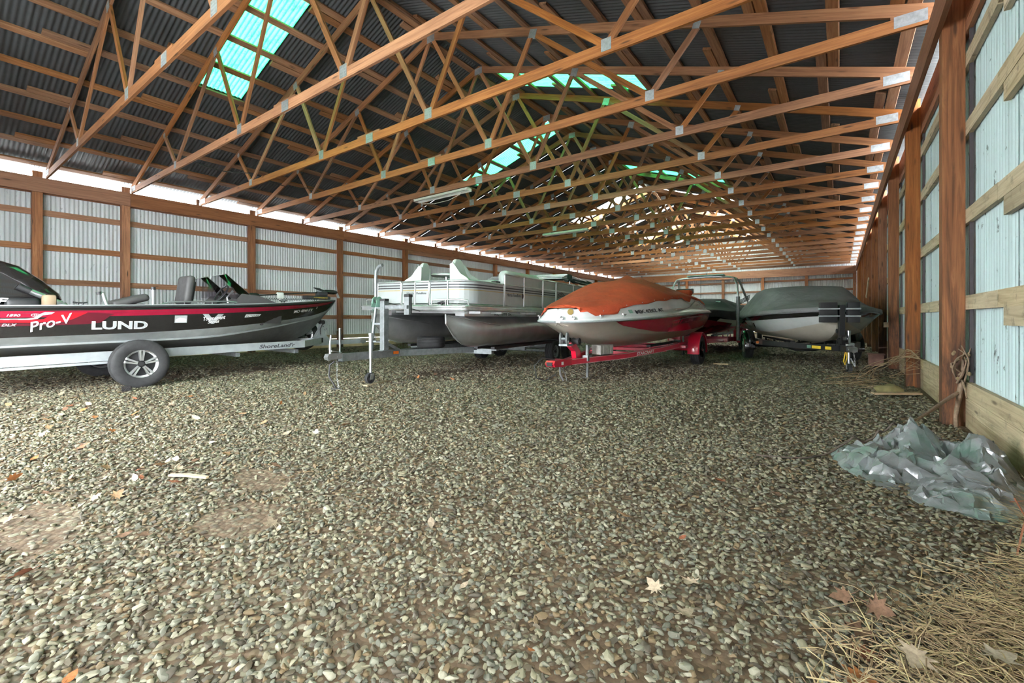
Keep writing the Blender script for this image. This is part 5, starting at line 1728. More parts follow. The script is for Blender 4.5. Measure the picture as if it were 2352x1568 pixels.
# ------------------------------------------------------------------ GREY-COVERED BOAT on a black trailer, near the right wall
GO = (-.86, 13.58, 0); GR = math.radians(197)
gb = thing('covered_runabout', 'black and white runabout boat under a grey cover, beside the right wall', 'boat', GO, GR)
ST5 = [(-1.95, [(1.14, 1.13), (1.13, .99), (1.0, .77), (.60, .62), (0, .53)]),
       (-1.0, [(1.19, 1.13), (1.18, .98), (1.02, .76), (.64, .60), (0, .505)]),
       (0.2, [(1.20, 1.14), (1.18, .985), (1.0, .76), (.62, .605), (0, .50)]),
       (1.2, [(1.15, 1.16), (1.10, 1.0), (.90, .735), (.54, .61), (0, .495)]),
       (1.9, [(1.02, 1.185), (.93, 1.03), (.68, .80), (.40, .66), (0, .535)]),
       (2.3, [(.80, 1.205), (.68, 1.055), (.44, .875), (.25, .74), (0, .615)]),
       (2.62, [(.54, 1.22), (.42, 1.08), (.25, .945), (.13, .84), (0, .73)]),
       (2.80, [(.28, 1.23), (.19, 1.10), (.10, 1.01), (.05, .95), (0, .90)]),
       (2.85, [(.04, 1.235), (.02, 1.16), (.012, 1.13), (.006, 1.12), (0, 1.115)])]
ST5d = []
for y, p in dense(ST5, 40):
    g = p[0]
    ST5d.append((y, [g, (g[0] + .012, g[1] - .03), (g[0] + .004, g[1] - .06), p[1], ((p[1][0] * .6 + p[2][0] * .4), (p[1][1] * .6 + p[2][1] * .4)), p[2], (max(.003, p[2][0] - .03), p[2][1] - .015), p[3], (max(.002, p[3][0] - .02), p[3][1] - .012), p[4]]))
m = MB()
hull_mesh(m, ST5d, lambda s, y, sd: (2, 2, 0, 1 if y > -.15 else 0, 1 if y > -.35 else 2, 3, 3, 3, 3)[s], 0)
m.build('hull', [M['black_gloss'], M['white_gel'], M['print_grey'], M['tan_gel']], gb, smooth=35)
s5 = side_fn(ST5d, 1, .007)
patch('side_graphic', [(.55, .93), (.15, .70), (.24, .70), (.66, .93)], s5, M['black_gloss'], gb, 2)
patch('side_graphic', [(-.2, .985), (.5, .985), (.2, .86), (-.3, .86)], s5, M['print_grey'], gb, 3)
letter('RUNNER', lambda u, v: s5(-u, v), (-.50, .55, .80, .90), M['print_black'], gb, shear=.2, bold=.02) if False else None
gc = thing('boat_cover', 'dark grey fabric cover with a broad flat top, over the boat beside the right wall', 'cover', GO, GR)
rings = []
ys = np.linspace(-2.0, 2.94, 46)
for y in ys:
    st = interp_stations(ST5d, float(np.clip(y, -1.95, 2.85)))
    xt, zt = st[0]
    ztop = float(np.interp(y, [-2.0, -1.6, -.9, .2, .75, 1.15, 1.7, 2.4, 2.8, 2.95], [1.28, 1.5, 1.78, 1.83, 1.82, 1.72, 1.46, 1.335, 1.315, 1.31]))
    hwt = float(np.interp(y, [-2.0, -.9, .2, .9, 1.7, 2.4, 2.95], [.9, .84, .82, .74, .52, .3, .0]))
    hwt = min(hwt, xt * .82)
    ofs = float(np.interp(y, [1.2, 2.4, 2.94], [.03, .055, .10]))
    ring = []
    K = 14
    for k in range(-K, K + 1):
        t = k / K; a = abs(t); sg = -1 if t < 0 else 1
        if a <= .45:
            q = a / .45
            x = hwt * q; z = ztop - .035 * q * q
        elif a <= .86:
            q = (a - .45) / .41
            x = hwt + (xt + ofs - hwt) * q
            z = (ztop - .035) + (zt + .03 - ztop + .035) * (q ** .92)
            fold = math.sin(y * 10 + 1.3 * math.sin(y * 4)) * .030 * math.sin(PI * q)
            x += fold; z += fold * .5
        else:
            q = (a - .86) / .14
            x = xt + ofs + .004 * q; z = zt + .03 - .085 * q + .006 * math.sin(y * 11)
        ring.append((sg * x, y, z))
    rings.append(ring)
m = MB().loft(rings, closed_ring=False)
m.add(rings[0], [tuple(range(len(rings[0])))])
o = m.build('canvas', M['grey_canvas'], gc, smooth=55)
sm = o.modifiers.new('thickness', 'SOLIDIFY'); sm.thickness = .004; sm.offset = 1
MB().tube([(r[0], r[1], r[2]) for r in [(.28, 2.95, 1.262), (.6, 2.55, 1.245), (.95, 2.1, 1.245)]], .006, 6).build('hem_cord', M['black_plastic'], gc) if False else None

gt = thing('boat_trailer', 'black trailer with padded boarding steps, under the grey-covered boat', 'trailer', GO, GR)
for s in (-1, 1):
    m = MB(); chain_beam(m, [(s * .06, 3.15, .475), (s * .62, 1.9, .46), (s * .96, 1.0, .455), (s * .96, .55, .45)], .06, .11); m.build('frame_rail', M['black_paint'], gt)
    m = MB(); chain_beam(m, [(s * .80, .95, .45), (s * .80, -1.9, .44)], .06, .10); m.build('frame_rail', M['black_paint'], gt)
m = MB(); m.box(-.06, .06, 2.5, 3.45, .42, .53); m.build('tongue', M['black_paint'], gt)
for y in (-1.7, -.6, .6):
    m = MB(); m.tube([(-.8, y, .40), (-.45, y, .36), (-.2, y, .28), (.2, y, .28), (.45, y, .36), (.8, y, .40)], .03, 8); m.build('crossmember', M['black_paint'], gt, smooth=50)
MB().cyl((-1.0, 0, .335), (1.0, 0, .335), .035, n=10).build('axle', M['black_paint'], gt)
for s in (-1, 1):
    MB().beam((s * .42, -1.9, .505), (s * .42, 1.3, .505), .09, .045).build('bunk', M['black_plastic'], gt)
    for y in (-1.7, -.6, .6):
        MB().box(s * .42 - .02, s * .42 + .02, y - .025, y + .025, .38, .48).build('bunk_bracket', M['black_paint'], gt)
TY5 = tyre_mesh(.335, .215); RM5 = rim_mesh(.335, .215, 'spoke', [M['machined'], M['black_hole']])
FN5 = fender_mesh(.358, .25, M['black_gloss'])
for s in (-1, 1):
    add_wheel(gt, (s * 1.16, 0, .335), TY5, RM5, s)
    link('fender', FN5, gt, (s * 1.16, 0, .335))
    MB().box(*( (.97, 1.26) if s > 0 else (-1.26, -.97)), .385, .40, .32, .70).build('fender_skirt', M['black_gloss'], gt) if False else None
    MB().box(*((.97, 1.10) if s > 0 else (-1.10, -.97)), .36, .56, .42, .46).build('fender_step', M['black_paint'], gt)
MB().cyl((1.03, .60, .45), (1.03, .625, .45), .035, n=14).build('side_light', M['orange_lens'], gt)
# stickers on the near rail: straight run between (0.62, 1.9) and (0.06, 3.15)
def rl(u, v):
    return (float(np.interp(u, [1.9, 3.15], [.62, .06])) + .0345, u + .012, v)
for a, b, mt in ((2.42, 2.52, 'mint'), (2.54, 2.76, 'yellow'), (2.86, 3.0, 'yellow')):
    patch('sticker', [(a, .435), (b, .435), (b, .495), (a, .495)], rl, M[mt], gt, 1)
# winch stand with boarding steps both sides
m = MB(); m.box(-.045, .045, 2.98, 3.08, .53, 1.30); ws5 = m.build('winch_stand', M['black_paint'], gt)
m = MB(); m.cyl((-.06, 2.95, .80), (.06, 2.95, .80), .045, n=14); m.build('bow_roller', M['rubber'], ws5, smooth=45)
winch(ws5, (0, 3.14, .66), [M['black_paint'], M['galv']])
for s, w in ((1, .29), (-1, .20)):
    for z in (1.090, 1.230):
        MB().box(*((.05, .085 + w) if s > 0 else (-.085 - w, -.05)), 2.99, 3.115, z - .013, z + .013).build('step_bar', M['print_grey'], ws5)
    for z in (1.30, 1.16, 1.02):
        m = MB()
        x0, x1 = (.08, .08 + w) if s > 0 else (-.08 - w, -.08)
        rbox(m, x0, x1, 3.00, 3.10, z - .055, z + .055, .012)
        m.build('step_pad', M['black_plastic'], ws5, smooth=40)
coupler(gt, (0, 3.62, .48), M['zinc'])
jack(gt, -.12, 3.02, .80, M['zinc'], wheel=True, wr=.09)
m = MB(); rbox(m, -.19, -.05, 2.93, 3.11, .43, .58, .015); m.build('jack_mount', M['zinc'], gt, smooth=40)
m = MB().tube([(.05, 3.4, .44), (.07, 3.36, .25), (.03, 3.3, .18), (-.02, 3.25, .30), (.0, 3.3, .44)], .010, 7); m.build('light_cable', M['yellow'], gt, smooth=50)
chain(gt, [(-.04, 3.5, .43), (-.08, 3.44, .25), (-.10, 3.38, .16), (-.06, 3.30, .3)], M['zinc'])
# tall guide post with rod holders at the left
m = MB(); m.cyl((1.32, -.52, .46), (1.32, -.52, 1.62), .045, n=14); m.cyl((1.32, -.52, 1.62), (1.32, -.52, 1.65), .05, n=14); gp_ = m.build('guide_post', M['galv'], gt, smooth=45)
MB().beam((.80, -.52, .455), (1.36, -.52, .455), .06, .05).build('guide_arm', M['black_paint'], gp_)
for k in range(4):
    MB().tube([(1.28, -.52 + .03 * k, 1.44 + .035 * k), (1.02, -.62 + .03 * k, 1.58 + .035 * k)], .011, 6).build('rod', M['black_plastic'], gp_, smooth=50)

# ------------------------------------------------------------------ RED WAKE BOAT with tower, behind
RX, RY = -3.72, 16.6
wb = thing('wake_boat', 'red boat with a silver arched tower, standing behind the rust-covered boat', 'boat', (RX, RY, 0), PI)
ST4 = [(-2.6, [(1.12, 1.20), (1.16, .95), (1.05, .80), (.62, .60), (0, .52)]),
       (-1.4, [(1.16, 1.21), (1.20, .95), (1.06, .79), (.66, .59), (0, .50)]),
       (0, [(1.15, 1.23), (1.20, .96), (1.04, .79), (.64, .595), (0, .50)]),
       (1.2, [(1.08, 1.25), (1.11, .99), (.92, .73), (.54, .60), (0, .49)]),
       (2.1, [(.92, 1.27), (.92, 1.03), (.64, .81), (.36, .67), (0, .55)]),
       (2.7, [(.68, 1.29), (.64, 1.08), (.36, .91), (.18, .79), (0, .68)]),
       (3.1, [(.40, 1.30), (.34, 1.13), (.15, 1.02), (.07, .95), (0, .88)]),
       (3.35, [(.05, 1.31), (.03, 1.24), (.015, 1.2), (.008, 1.18), (0, 1.17)])]
ST4d = []
for y, p in dense(ST4, 34):
    ST4d.append((y, [p[0], p[1], ((p[1][0] * .7 + p[2][0] * .3), (p[1][1] * .62 + p[2][1] * .38)), ((p[1][0] * .4 + p[2][0] * .6), (p[1][1] * .25 + p[2][1] * .75)), p[2], (max(.003, p[2][0] - .03), p[2][1] - .014), p[3], p[4]]))
m = MB()
hull_mesh(m, ST4d, lambda s, y, sd: (0, 2 if -2 < y < 2.2 else 0, 2 if -1.0 < y < 1.3 else 1, 1, 1, 1, 1)[s], 0)
m.build('hull', [M['black_gloss'], M['red_gloss'], M['white_gel']], wb, smooth=35)
for sg in (-1, 1):
    m = MB()
    m.tube([(sg * 1.10, .62, 1.40), (sg * 1.08, .60, 1.6), (sg * 1.02, .50, 2.15), (sg * .92, .42, 2.38), (sg * .72, .38, 2.43), (sg * .45, .36, 2.44)], .034, 10)
    m.tube([(sg * 1.235, -.75, 1.30), (sg * 1.19, -.70, 1.55), (sg * 1.07, -.45, 1.95), (sg * 1.0, -.1, 2.28), (sg * .92, .18, 2.39)], .034, 10)
    m.build('tower_leg', M['alu_rail'], wb, smooth=50)
m = MB(); m.tube([(-.5, .36, 2.44), (0, .34, 2.46), (.5, .36, 2.44)], .036, 10); m.build('tower_bar', M['alu_rail'], wb, smooth=50)
m = MB(); rbox(m, -.62, .55, .24, .56, 2.475, 2.515, .015); m.build('tower_panel', M['mint'], wb, smooth=40)
m = MB(); rbox(m, -.30, -.12, .10, .16, 1.88, 2.06, .02) if False else rbox(m, .35, .95, .7, .9, 1.80, 2.0, .03)
m.build('mirror', M['black_plastic'], wb, smooth=45)
MB().cyl((.12, .4, 1.745), (.12, .4, 2.43), .008, n=6).build('cover_pole', M['black_plastic'], wb)
MB().cyl((-.05, .34, 2.5), (-.05, .34, 2.58), .012, n=8).build('light', M['black_plastic'], wb)
wc = thing('boat_cover', 'black canvas cover with a long skirt, over the red boat with the tower', 'cover', (RX, RY, 0), PI)
rings = []
for y in np.linspace(-2.65, 3.43, 40):
    st = interp_stations(ST4d, float(np.clip(y, -2.6, 3.35)))
    (xt, zt), (x1, z1) = st[0], st[1]
    ztop = float(np.interp(y, [-2.65, -2, -.8, .4, .9, 1.5, 2.6, 3.4, 3.44], [1.3, 1.55, 1.66, 1.72, 1.66, 1.42, 1.37, 1.36, 1.35]))
    hwt = min(float(np.interp(y, [-2.65, -.8, .6, 1.6, 3.4], [.9, .72, .66, .5, .01])), xt * .8)
    sk = z1 + .02 - (.10 if y < .9 else .10 * max(0, 1 - (y - .9) / .7)) + .02 * math.sin(y * 6)
    ring = []
    for k in range(-13, 14):
        t = k / 13; a = abs(t); sg = -1 if t < 0 else 1
        if a <= .42:
            q = a / .42; x = hwt * q; z = ztop - .04 * q * q
        elif a <= .74:
            q = (a - .42) / .32; x = hwt + (xt + .035 - hwt) * q; z = ztop - .04 + (zt + .03 - ztop + .04) * q
            x += .02 * math.sin(y * 8) * math.sin(PI * q); z += .014 * math.sin(y * 6 + 1) * math.sin(PI * q)
        else:
            q = (a - .74) / .26; x = max(xt, xt + (x1 - xt) * q) + .035 + .012 * math.sin(y * 9 + q * 3); z = zt + .03 + (sk - zt - .03) * q
            if q == 1: x = max(x, x1 + .02)
        ring.append((sg * x, y, z))
    rings.append(ring)
m = MB().loft(rings, closed_ring=False)
o = m.build('canvas', M['black_canvas'], wc, smooth=55)
sm = o.modifiers.new('thickness', 'SOLIDIFY'); sm.thickness = .004; sm.offset = 1
MB().box(-.62, -.48, 1.02, 1.03, 1.57, 1.60).build('label_tag', M['mint'], wc)
wt = thing('boat_trailer', 'dark red trailer under the boat with the tower', 'trailer', (RX, RY, 0), PI)
for s in (-1, 1):
    m = MB(); chain_beam(m, [(s * .05, 3.6, .37), (s * .55, 2.4, .37), (s * .86, 1.4, .37), (s * .88, -2.2, .37)], .06, .12); m.build('frame_rail', M['red_paint'], wt)
    MB().beam((s * .42, -2.4, .50), (s * .42, 1.2, .495), .09, .045).build('bunk', M['black_plastic'], wt)
    for y in (-1.7, -.4, .9):
        MB().box(s * .42 - .02, s * .42 + .02, y - .025, y + .025, .36, .47).build('bunk_bracket', M['red_paint'], wt)
    for y in (0, -.85):
        w = add_wheel(wt, (s * 1.12, y, .335), TY3, RM3, s)
        link('fender', FN3, wt, (s * 1.12, y, .335))
        
for y in (-1.7, -.4, .9, 1.6):
    MB().beam((-.85, y, .34), (.85, y, .34), .06, .06).build('crossmember', M['red_paint'], wt)
m = MB(); m.beam((-.9, 1.35, .39), (.9, 1.35, .39), .05, .12); m.build('front_beam', M['red_paint'], wt)
m = MB(); m.prism([(.36, .30), (.52, .30), (.62, .45), (.58, .66), (.42, .72), (.36, .60)], 'X', -1.19, -.93); m.build('fender_nose', M['red_paint'], wt)
for y in (0, -.85): MB().cyl((-.95, y, .335), (.95, y, .335), .035, n=10).build('axle', M['red_paint'], wt)
m = MB(); m.box(-.05, .05, 3.4, 3.5, .40, 1.05); m.build('winch_stand', M['red_paint'], wt)
coupler(wt, (0, 3.78, .38), M['red_paint'])
jack(wt, -.14, 3.5, .78, M['galv'])

# ------------------------------------------------------------------ small white boat far behind
fb = thing('open_boat', 'plain white boat hull glimpsed far behind the silver guide post', 'boat', (-4.15, 24.5, 0), PI * 1.02)
STF = [(-2.3, [(1.05, 1.55), (1.0, 1.2), (.9, .75), (0, .6)]), (.5, [(1.08, 1.58), (1.0, 1.2), (.85, .75), (0, .58)]), (1.8, [(.8, 1.62), (.66, 1.3), (.4, .95), (0, .7)]), (2.4, [(.4, 1.65), (.3, 1.4), (.15, 1.15), (0, .95)]), (2.75, [(.03, 1.67), (.02, 1.5), (.01, 1.42), (0, 1.4)])]
STFd = dense(STF, 20)
m = MB(); hull_mesh(m, STFd, lambda s, y, sd: (0, 1, 0)[s], 0)
m.build('hull', [M['white_gel'], M['print_grey']], fb, smooth=35)
m = MB().loft([[(p[0][0], y, p[0][1]), (-p[0][0], y, p[0][1])] for y, p in STFd], closed_ring=False); m.build('deck', M['white_gel'], fb)
MB().tube([(p[0][0] + .01, y, p[0][1] - .03) for y, p in STFd], .02, 6).build('rub_rail', M['print_black'], fb)
MB().tube([(-p[0][0] - .01, y, p[0][1] - .03) for y, p in STFd], .02, 6).build('rub_rail', M['print_black'], fb)
ft = thing('boat_trailer', 'plain grey trailer under the white hull far behind the other boats', 'trailer', (-4.15, 24.5, 0), PI * 1.02)
for s in (-1, 1):
    MB().beam((s * .5, -2.2, .50), (s * .5, 1.4, .50), .08, .12).build('frame_rail', M['galv'], ft)
    add_wheel(ft, (s * 1.0, -.3, .262), TY2, RM2, s)
m = MB(); m.beam((-.95, -.3, .30), (.95, -.3, .30), .06, .06); m.build('axle', M['galv'], ft)
m = MB(); m.beam((-.5, 1.35, .45), (.5, 1.35, .45), .06, .06); m.beam((0, 1.4, .45), (0, 3.2, .45), .08, .08); m.build('tongue', M['galv'], ft)
jack(ft, .0, 3.1, .6, M['galv'], wheel=False)

# ------------------------------------------------------------------ strip lights hanging under the trusses
def strip_light(name_lab, p0, p1):
    c = (Vector(p0) + Vector(p1)) / 2; d = Vector(p1) - Vector(p0); Ln = d.length
    t = thing('strip_light', name_lab, 'light fixture', c, math.atan2(d.y, d.x))
    m = MB()
    m.prism([(-.11, -.035), (-.06, .02), (-.04, .045), (.04, .045), (.06, .02), (.11, -.035), (.10, -.035), (.055, .014), (-.055, .014), (-.10, -.035)], 'X', -Ln / 2, Ln / 2)
    m.build('reflector', M['light_housing'], t)
    for y in (-.035, .035):
        MB().cyl((-Ln / 2 + .04, y, -.008), (Ln / 2 - .04, y, -.008), .014, n=10).build('tube', M['tube_glass'], t, smooth=50)
    for x in (-Ln / 2, Ln / 2):
        MB().box(x - .012, x + .012, -.09, .09, -.035, .03).build('end_plate', M['light_housing'], t)
    for x in (-Ln * .35, Ln * .35):
        MB().cyl((x, 0, .04), (x, 0, ZB1 - c.z), .004, n=5).build('hanger', M['zinc'], t)
    return t
M['light_housing'] = plain('fixture_enamel', (0.62, 0.62, 0.56), 0.4)
M['tube_glass'] = plain('unlit_tube', (0.66, 0.68, 0.64), 0.25)
strip_light('unlit fluorescent strip light, the larger nearer one hung beneath the trusses', (-9.05, 8.085, 4.15), (-7.2, 8.075, 4.15))
strip_light('unlit fluorescent strip light, the smaller farther one hung beneath the trusses', (-8.9, 14.18, 4.15), (-7.1, 14.17, 4.15))
MB().tube([Vector((-.9, .03, -.02)), Vector((-.75, .05, -.09)), Vector((-.3, .06, -.15)), Vector((.2, .06, -.14)), Vector((.6, .05, -.06)), Vector((.75, .03, .06))], .007, 6).build('power_cord', M['white_cord'], [o for o in SC.objects if o.name == 'strip_light'][0], smooth=60)
M['cable'] = plain('dark_cable', (0.03, 0.028, 0.03), 0.6)
# ------------------------------------------------------------------ along the right wall: tarp, vines, planks, block
def ground(px, py, z=0.0):
    """the point at height z that stands at a given place in the photograph"""
    w = (1.045 - z) * 1029.0 / (py - 731.0); t = (px - 1176.0) / 1029.0
    return Vector((w * (t * cosY - sinY), w * (t * sinY + cosY), z))
def tag(o, label, cat, group=None, **kw):
    o['label'] = label; o['category'] = cat
    if group: o['group'] = group
    for k, v in kw.items(): o[k] = v
    return o

def tarp_mat():
    t = NT('silver_green_tarp')
    p = t.pos()
    f = t.noise(p, 2.6, 4, 0.6)
    col = t.ramp(f, [(0.3, (0.085, 0.092, 0.095)), (0.5, (0.16, 0.17, 0.172)), (0.64, (0.075, 0.13, 0.105)), (0.8, (0.20, 0.21, 0.215))])
    t.p(Base_Color=col, Roughness=0.30, Specular_IOR_Level=0.8)
    cr = t.noise(p, 11.0, 4, 0.55, 0.3)
    t.bump(cr, 0.3, 0.02)
    return t.m
M['tarp'] = tarp_mat()
outline = [(-.06, 4.27), (-.04, 4.05), (.02, 3.85), (.12, 3.66), (.225, 3.53), (.29, 3.60), (.335, 3.72), (.32, 3.55), (.33, 3.42), (.42, 3.33), (.50, 3.345), (.58, 3.29), (.70, 3.34), (.80, 3.5), (.88, 3.72), (.93, 4.0), (.945, 4.35), (.94, 4.72), (.84, 4.92), (.66, 4.90), (.52, 4.74), (.40, 4.74), (.28, 4.62), (.14, 4.47), (.02, 4.43)]
from mathutils.geometry import delaunay_2d_cdt
tr_ = random.Random(77)
edge_pts = []
for i in range(len(outline)):
    p, q = Vector(outline[i]), Vector(outline[(i + 1) % len(outline)])
    n = max(2, int((q - p).length / .035))
    for k in range(n):
        e = p.lerp(q, k / n)
        edge_pts.append(Vector((e.x + tr_.uniform(-.008, .008), e.y + tr_.uniform(-.008, .008))))
def edge_dist(x, y):
    return min((x - e.x) ** 2 + (y - e.y) ** 2 for e in edge_pts) ** .5
def tarp_h(x, y):
    lumps = 0.0
    for cx, cy, r, h in ((.42, 4.42, .24, .27), (.80, 4.34, .22, .25), (.30, 4.02, .28, .16), (.62, 3.84, .28, .15), (.06, 4.16, .15, .11), (.55, 3.50, .2, .07), (.82, 4.72, .2, .10)):
        lumps = max(lumps, h * math.exp(-1.1 * ((x - cx) ** 2 + (y - cy) ** 2) / r ** 2))
    u = (x + y * .75); v = (x * .8 - y)
    f = 1 - abs(mnoise.noise((u * 7.5, v * 2.2, 2.2))) * 2.6
    return lumps * .80 + .055 * f * (.35 + 3 * lumps)
P2 = list(edge_pts); tries = 0
inner = []
while len(inner) < 620 and tries < 60000:
    tries += 1
    x, y = tr_.uniform(-.06, .945), tr_.uniform(3.28, 4.93)
    if edge_dist(x, y) < .022: continue
    if any((x - q.x + (y - q.y) * .5) ** 2 * 1.6 + (y - q.y) ** 2 * .7 < .022 ** 2 for q in inner): continue
    inner.append(Vector((x, y)))
ne = len(edge_pts)
res = delaunay_2d_cdt(P2 + inner, [(i, (i + 1) % ne) for i in range(ne)], [], 1, 1e-6)
bm = bmesh.new()
bv = []
for p in res[0]:
    d = edge_dist(p.x, p.y)
    k = 1 - math.exp(-d / .06)
    z = .006 if d < .012 else max(.008, (tarp_h(p.x, p.y) + tr_.gauss(0, .021)) * k + .01)
    bv.append(bm.verts.new((min(p.x, .955), p.y, z)))
for f in res[2]:
    bm.faces.new([bv[i] for i in f])
for lvl, amp in ((0, .0045), (1, .0018)):
    old = set(bm.verts)
    bmesh.ops.subdivide_edges(bm, edges=bm.edges[:], cuts=1, use_grid_fill=True)
    for v in bm.verts:
        if v not in old and v.co.z > .02:
            v.co += Vector((tr_.gauss(0, amp), tr_.gauss(0, amp), tr_.gauss(0, amp)))
for v in bm.verts: v.co.x = min(v.co.x, .955)
bmesh.ops.recalc_face_normals(bm, faces=bm.faces)
if sum(f.normal.z for f in bm.faces) < 0: bmesh.ops.reverse_faces(bm, faces=bm.faces)
me = bpy.data.meshes.new('tarp'); bm.to_mesh(me); bm.free()
me.materials.append(M['tarp'])
me.polygons.foreach_set('use_smooth', [True] * len(me.polygons)); me.set_sharp_from_angle(angle=math.radians(24))
vs = [tuple(v.co) for v in me.vertices]
tp = tag(link('tarp', me), 'crumpled silver-green plastic tarp lying on the gravel against the right wall', 'tarp')
sd = tp.modifiers.new('thickness', 'SOLIDIFY'); sd.thickness = .0015; sd.offset = -1

# thick dead vine on the nearest post, with the cord that runs from it over the tarp
M['vine'] = plain('dead_vine_bark', (0.22, 0.15, 0.10), 0.85, vary=0.3, nscale=30, bump=0.5)
M['dry_stem'] = plain('dry_stem', (0.22, 0.155, 0.085), 0.85, vary=0.3, nscale=8)
M['cord'] = plain('brown_cord', (0.09, 0.07, 0.055), 0.8)
def smooth_path(pts, n=8):
    P = [Vector(p) for p in pts]; out = []
    for i in range(len(P) - 1):
        a, b, c, d = P[max(i - 1, 0)], P[i], P[i + 1], P[min(i + 2, len(P) - 1)]
        for k in range(n):
            t = k / n
            out.append(.5 * ((2 * b) + (c - a) * t + (2 * a - 5 * b + 4 * c - d) * t * t + (3 * b - a - 3 * c + d) * t ** 3))
    return out + [P[-1]]
vine = thing('vine', 'thick dead vine climbing the nearest right-hand post, with a twisted bundle of stems', 'vine', (.93, 6.02, 0))
vo = Vector((.93, 6.02, 0))
def vt(pts, r, nm='stem', mt='vine'):
    pts = smooth_path([Vector(p) - vo for p in pts], 6)
    k = len(pts)
    rr_ = r if isinstance(r, float) else list(np.interp(np.linspace(0, 1, k), np.linspace(0, 1, len(r)), r))
    return MB().tube(pts, rr_, 7).build(nm, M[mt], vine, smooth=60)
vt([(.90, 5.98, .0), (.905, 6.02, .12), (.925, 6.03, .26), (.935, 6.03, .36), (.95, 6.035, .50), (.95, 6.02, .62), (.955, 5.98, .70)], [.018, .018, .022, .024, .018, .012, .006])
vt([(.925, 6.03, .33), (.86, 5.96, .29), (.76, 5.75, .245), (.64, 5.45, .20), (.53, 5.22, .16), (.47, 5.02, .185)], [.019, .018, .016, .014, .011, .007])
vt([(.935, 6.02, .46), (.945, 5.99, .44), (.955, 5.94, .37), (.955, 5.88, .30)], [.012, .011, .009, .006])
rv = random.Random(5)
for k in range(9):
    a = rv.uniform(.40, .55); b = rv.uniform(.62, .80)
    vt([(.93 + rv.uniform(-.03, .03), 6.01, a), (.93 + rv.uniform(-.07, .06), 5.97 + rv.uniform(-.05, .02), (a + b) / 2 + rv.uniform(-.05, .05)), (.96 + rv.uniform(-.05, .05), 5.98, b)], [.009, .007, .004], 'twig')
for k in range(10):
    q = Vector((.93 + rv.uniform(-.06, .06), 5.985 + rv.uniform(-.04, .02), rv.uniform(.42, .72))) - vo
    MB().ball(tuple(q), rv.uniform(.012, .02), 5, sc=(1, .7, 1.3)).build('dead_leaf', M['dry_stem'], vine)
def tarp_z(x, y):
    return max([p[2] for p in vs if (p[0] - x) ** 2 + (p[1] - y) ** 2 < .035 ** 2] + [.01])
cp = [(.47, 5.02, .18), (.43, 4.85, .18)]
for k in range(14):
    q = k / 13; x = .36 - .40 * q; y = 4.56 - .44 * q ** .8
    cp.append((x, y, max(tarp_z(x, y) + .012, .20 * (1 - q) + .02)))
cp += [(-.10, 4.06, .03), (-.20, 3.95, .018), (-.34, 3.86, .018), (-.50, 3.80, .02)]
cd = tag(MB().tube(smooth_path(cp, 6), .0065, 6).build('cord', M['cord'], None, smooth=60), 'thin dark cord running across the tarp and out on to the gravel', 'cord')

# tangle of dry stems round the second post and along the ground beyond
rv = random.Random(9)
m = MB()
for k in range(46):
    bx, by = rv.uniform(.35, .80), rv.uniform(8.2, 10.2)
    if k < 8:
        pts = [(rv.uniform(.2, .45), rv.uniform(9.2, 9.9), .03), (.45 + rv.uniform(-.1, .1), 9.3, .22 + rv.uniform(0, .1)), (.68, 8.9, .40 + rv.uniform(-.05, .08)), (.80, 8.7, .52 + rv.uniform(-.05, .08)), (.93, 8.6, .46)]
        r = .0045
    elif k < 20:
        z = rv.uniform(.05, .45)
        pts = [(.74 + rv.uniform(-.05, .05), 8.97, z), (.70 + rv.uniform(-.1, .08), 8.85, z + rv.uniform(-.05, .12)), (.80, 8.8 + rv.uniform(-.1, .1), z + .12), (.94, 8.8, z + rv.uniform(.05, .25))]
        r = .003
    else:
        pts = [(bx - .5 + rv.uniform(-.2, .2), by, .02), (bx - .2, by + rv.uniform(-.25, .25), .05 + rv.uniform(0, .05)), (bx, by + rv.uniform(-.3, .3), .03)]
        r = .003
    m.tube(smooth_path(pts, 4), r, 5)
tag(m.build('dry_stems', M['dry_stem'], None, smooth=60), 'tangle of dry vine stems on the gravel round the second post', 'dry stems', kind='stuff')
# mossy lump, planks, brick-like block
def lump(name, c, s, seed, mat, label, cat, rz=0):
    bm = bmesh.new(); bmesh.ops.create_icosphere(bm, subdivisions=3, radius=1)
    for v in bm.verts:
        k = 1 + .28 * mnoise.noise(v.co * 1.3 + Vector((seed, 0, 0))) + .08 * mnoise.noise(v.co * 4 + Vector((0, seed, 0)))
        v.co = Vector((v.co.x * s[0] * k, v.co.y * s[1] * k, max(v.co.z, -.55) * s[2] * k))
    me = bpy.data.meshes.new(name); bm.to_mesh(me); bm.free(); me.materials.append(mat)
    me.polygons.foreach_set('use_smooth', [True] * len(me.polygons))
    o = link(name, me, None, c, (0, 0, rz))
    return tag(o, label, cat)
M['moss'] = plain('olive_stone', (0.20, 0.17, 0.07), 0.9, vary=0.35, nscale=5, bump=0.4)
lump('stone', (.55, 8.02, .055), (.17, .10, .09), 3.0, M['moss'], 'olive-brown stone among dry stems in front of the second post', 'stone', .5)
def plank(name, c, L_, W_, T_, rz, label, mat='old_plank', ry=0.0):
    o = MB().box(-L_ / 2, L_ / 2, -W_ / 2, W_ / 2, 0, T_).build(name, M[mat])
    o.location = c; o.rotation_euler = (0, ry, rz)
    return tag(o, label, 'board')
plank('wooden_board', (.60, 7.78, .045), .52, .12, .022, .35, 'weathered board lying at the foot of the second right-hand post', ry=-.04)
bl = MB(); rbox(bl, -.13, .13, -.16, .16, 0, .24, .01); bl.box(-.15, .15, -.18, .18, .242, .262)
tag(bl.build('block', plain('red_brown_block', (0.22, 0.12, 0.09), 0.85, vary=.25)), 'red-brown block beside the third right-hand post', 'block').location = (.64, 12.7, .01)
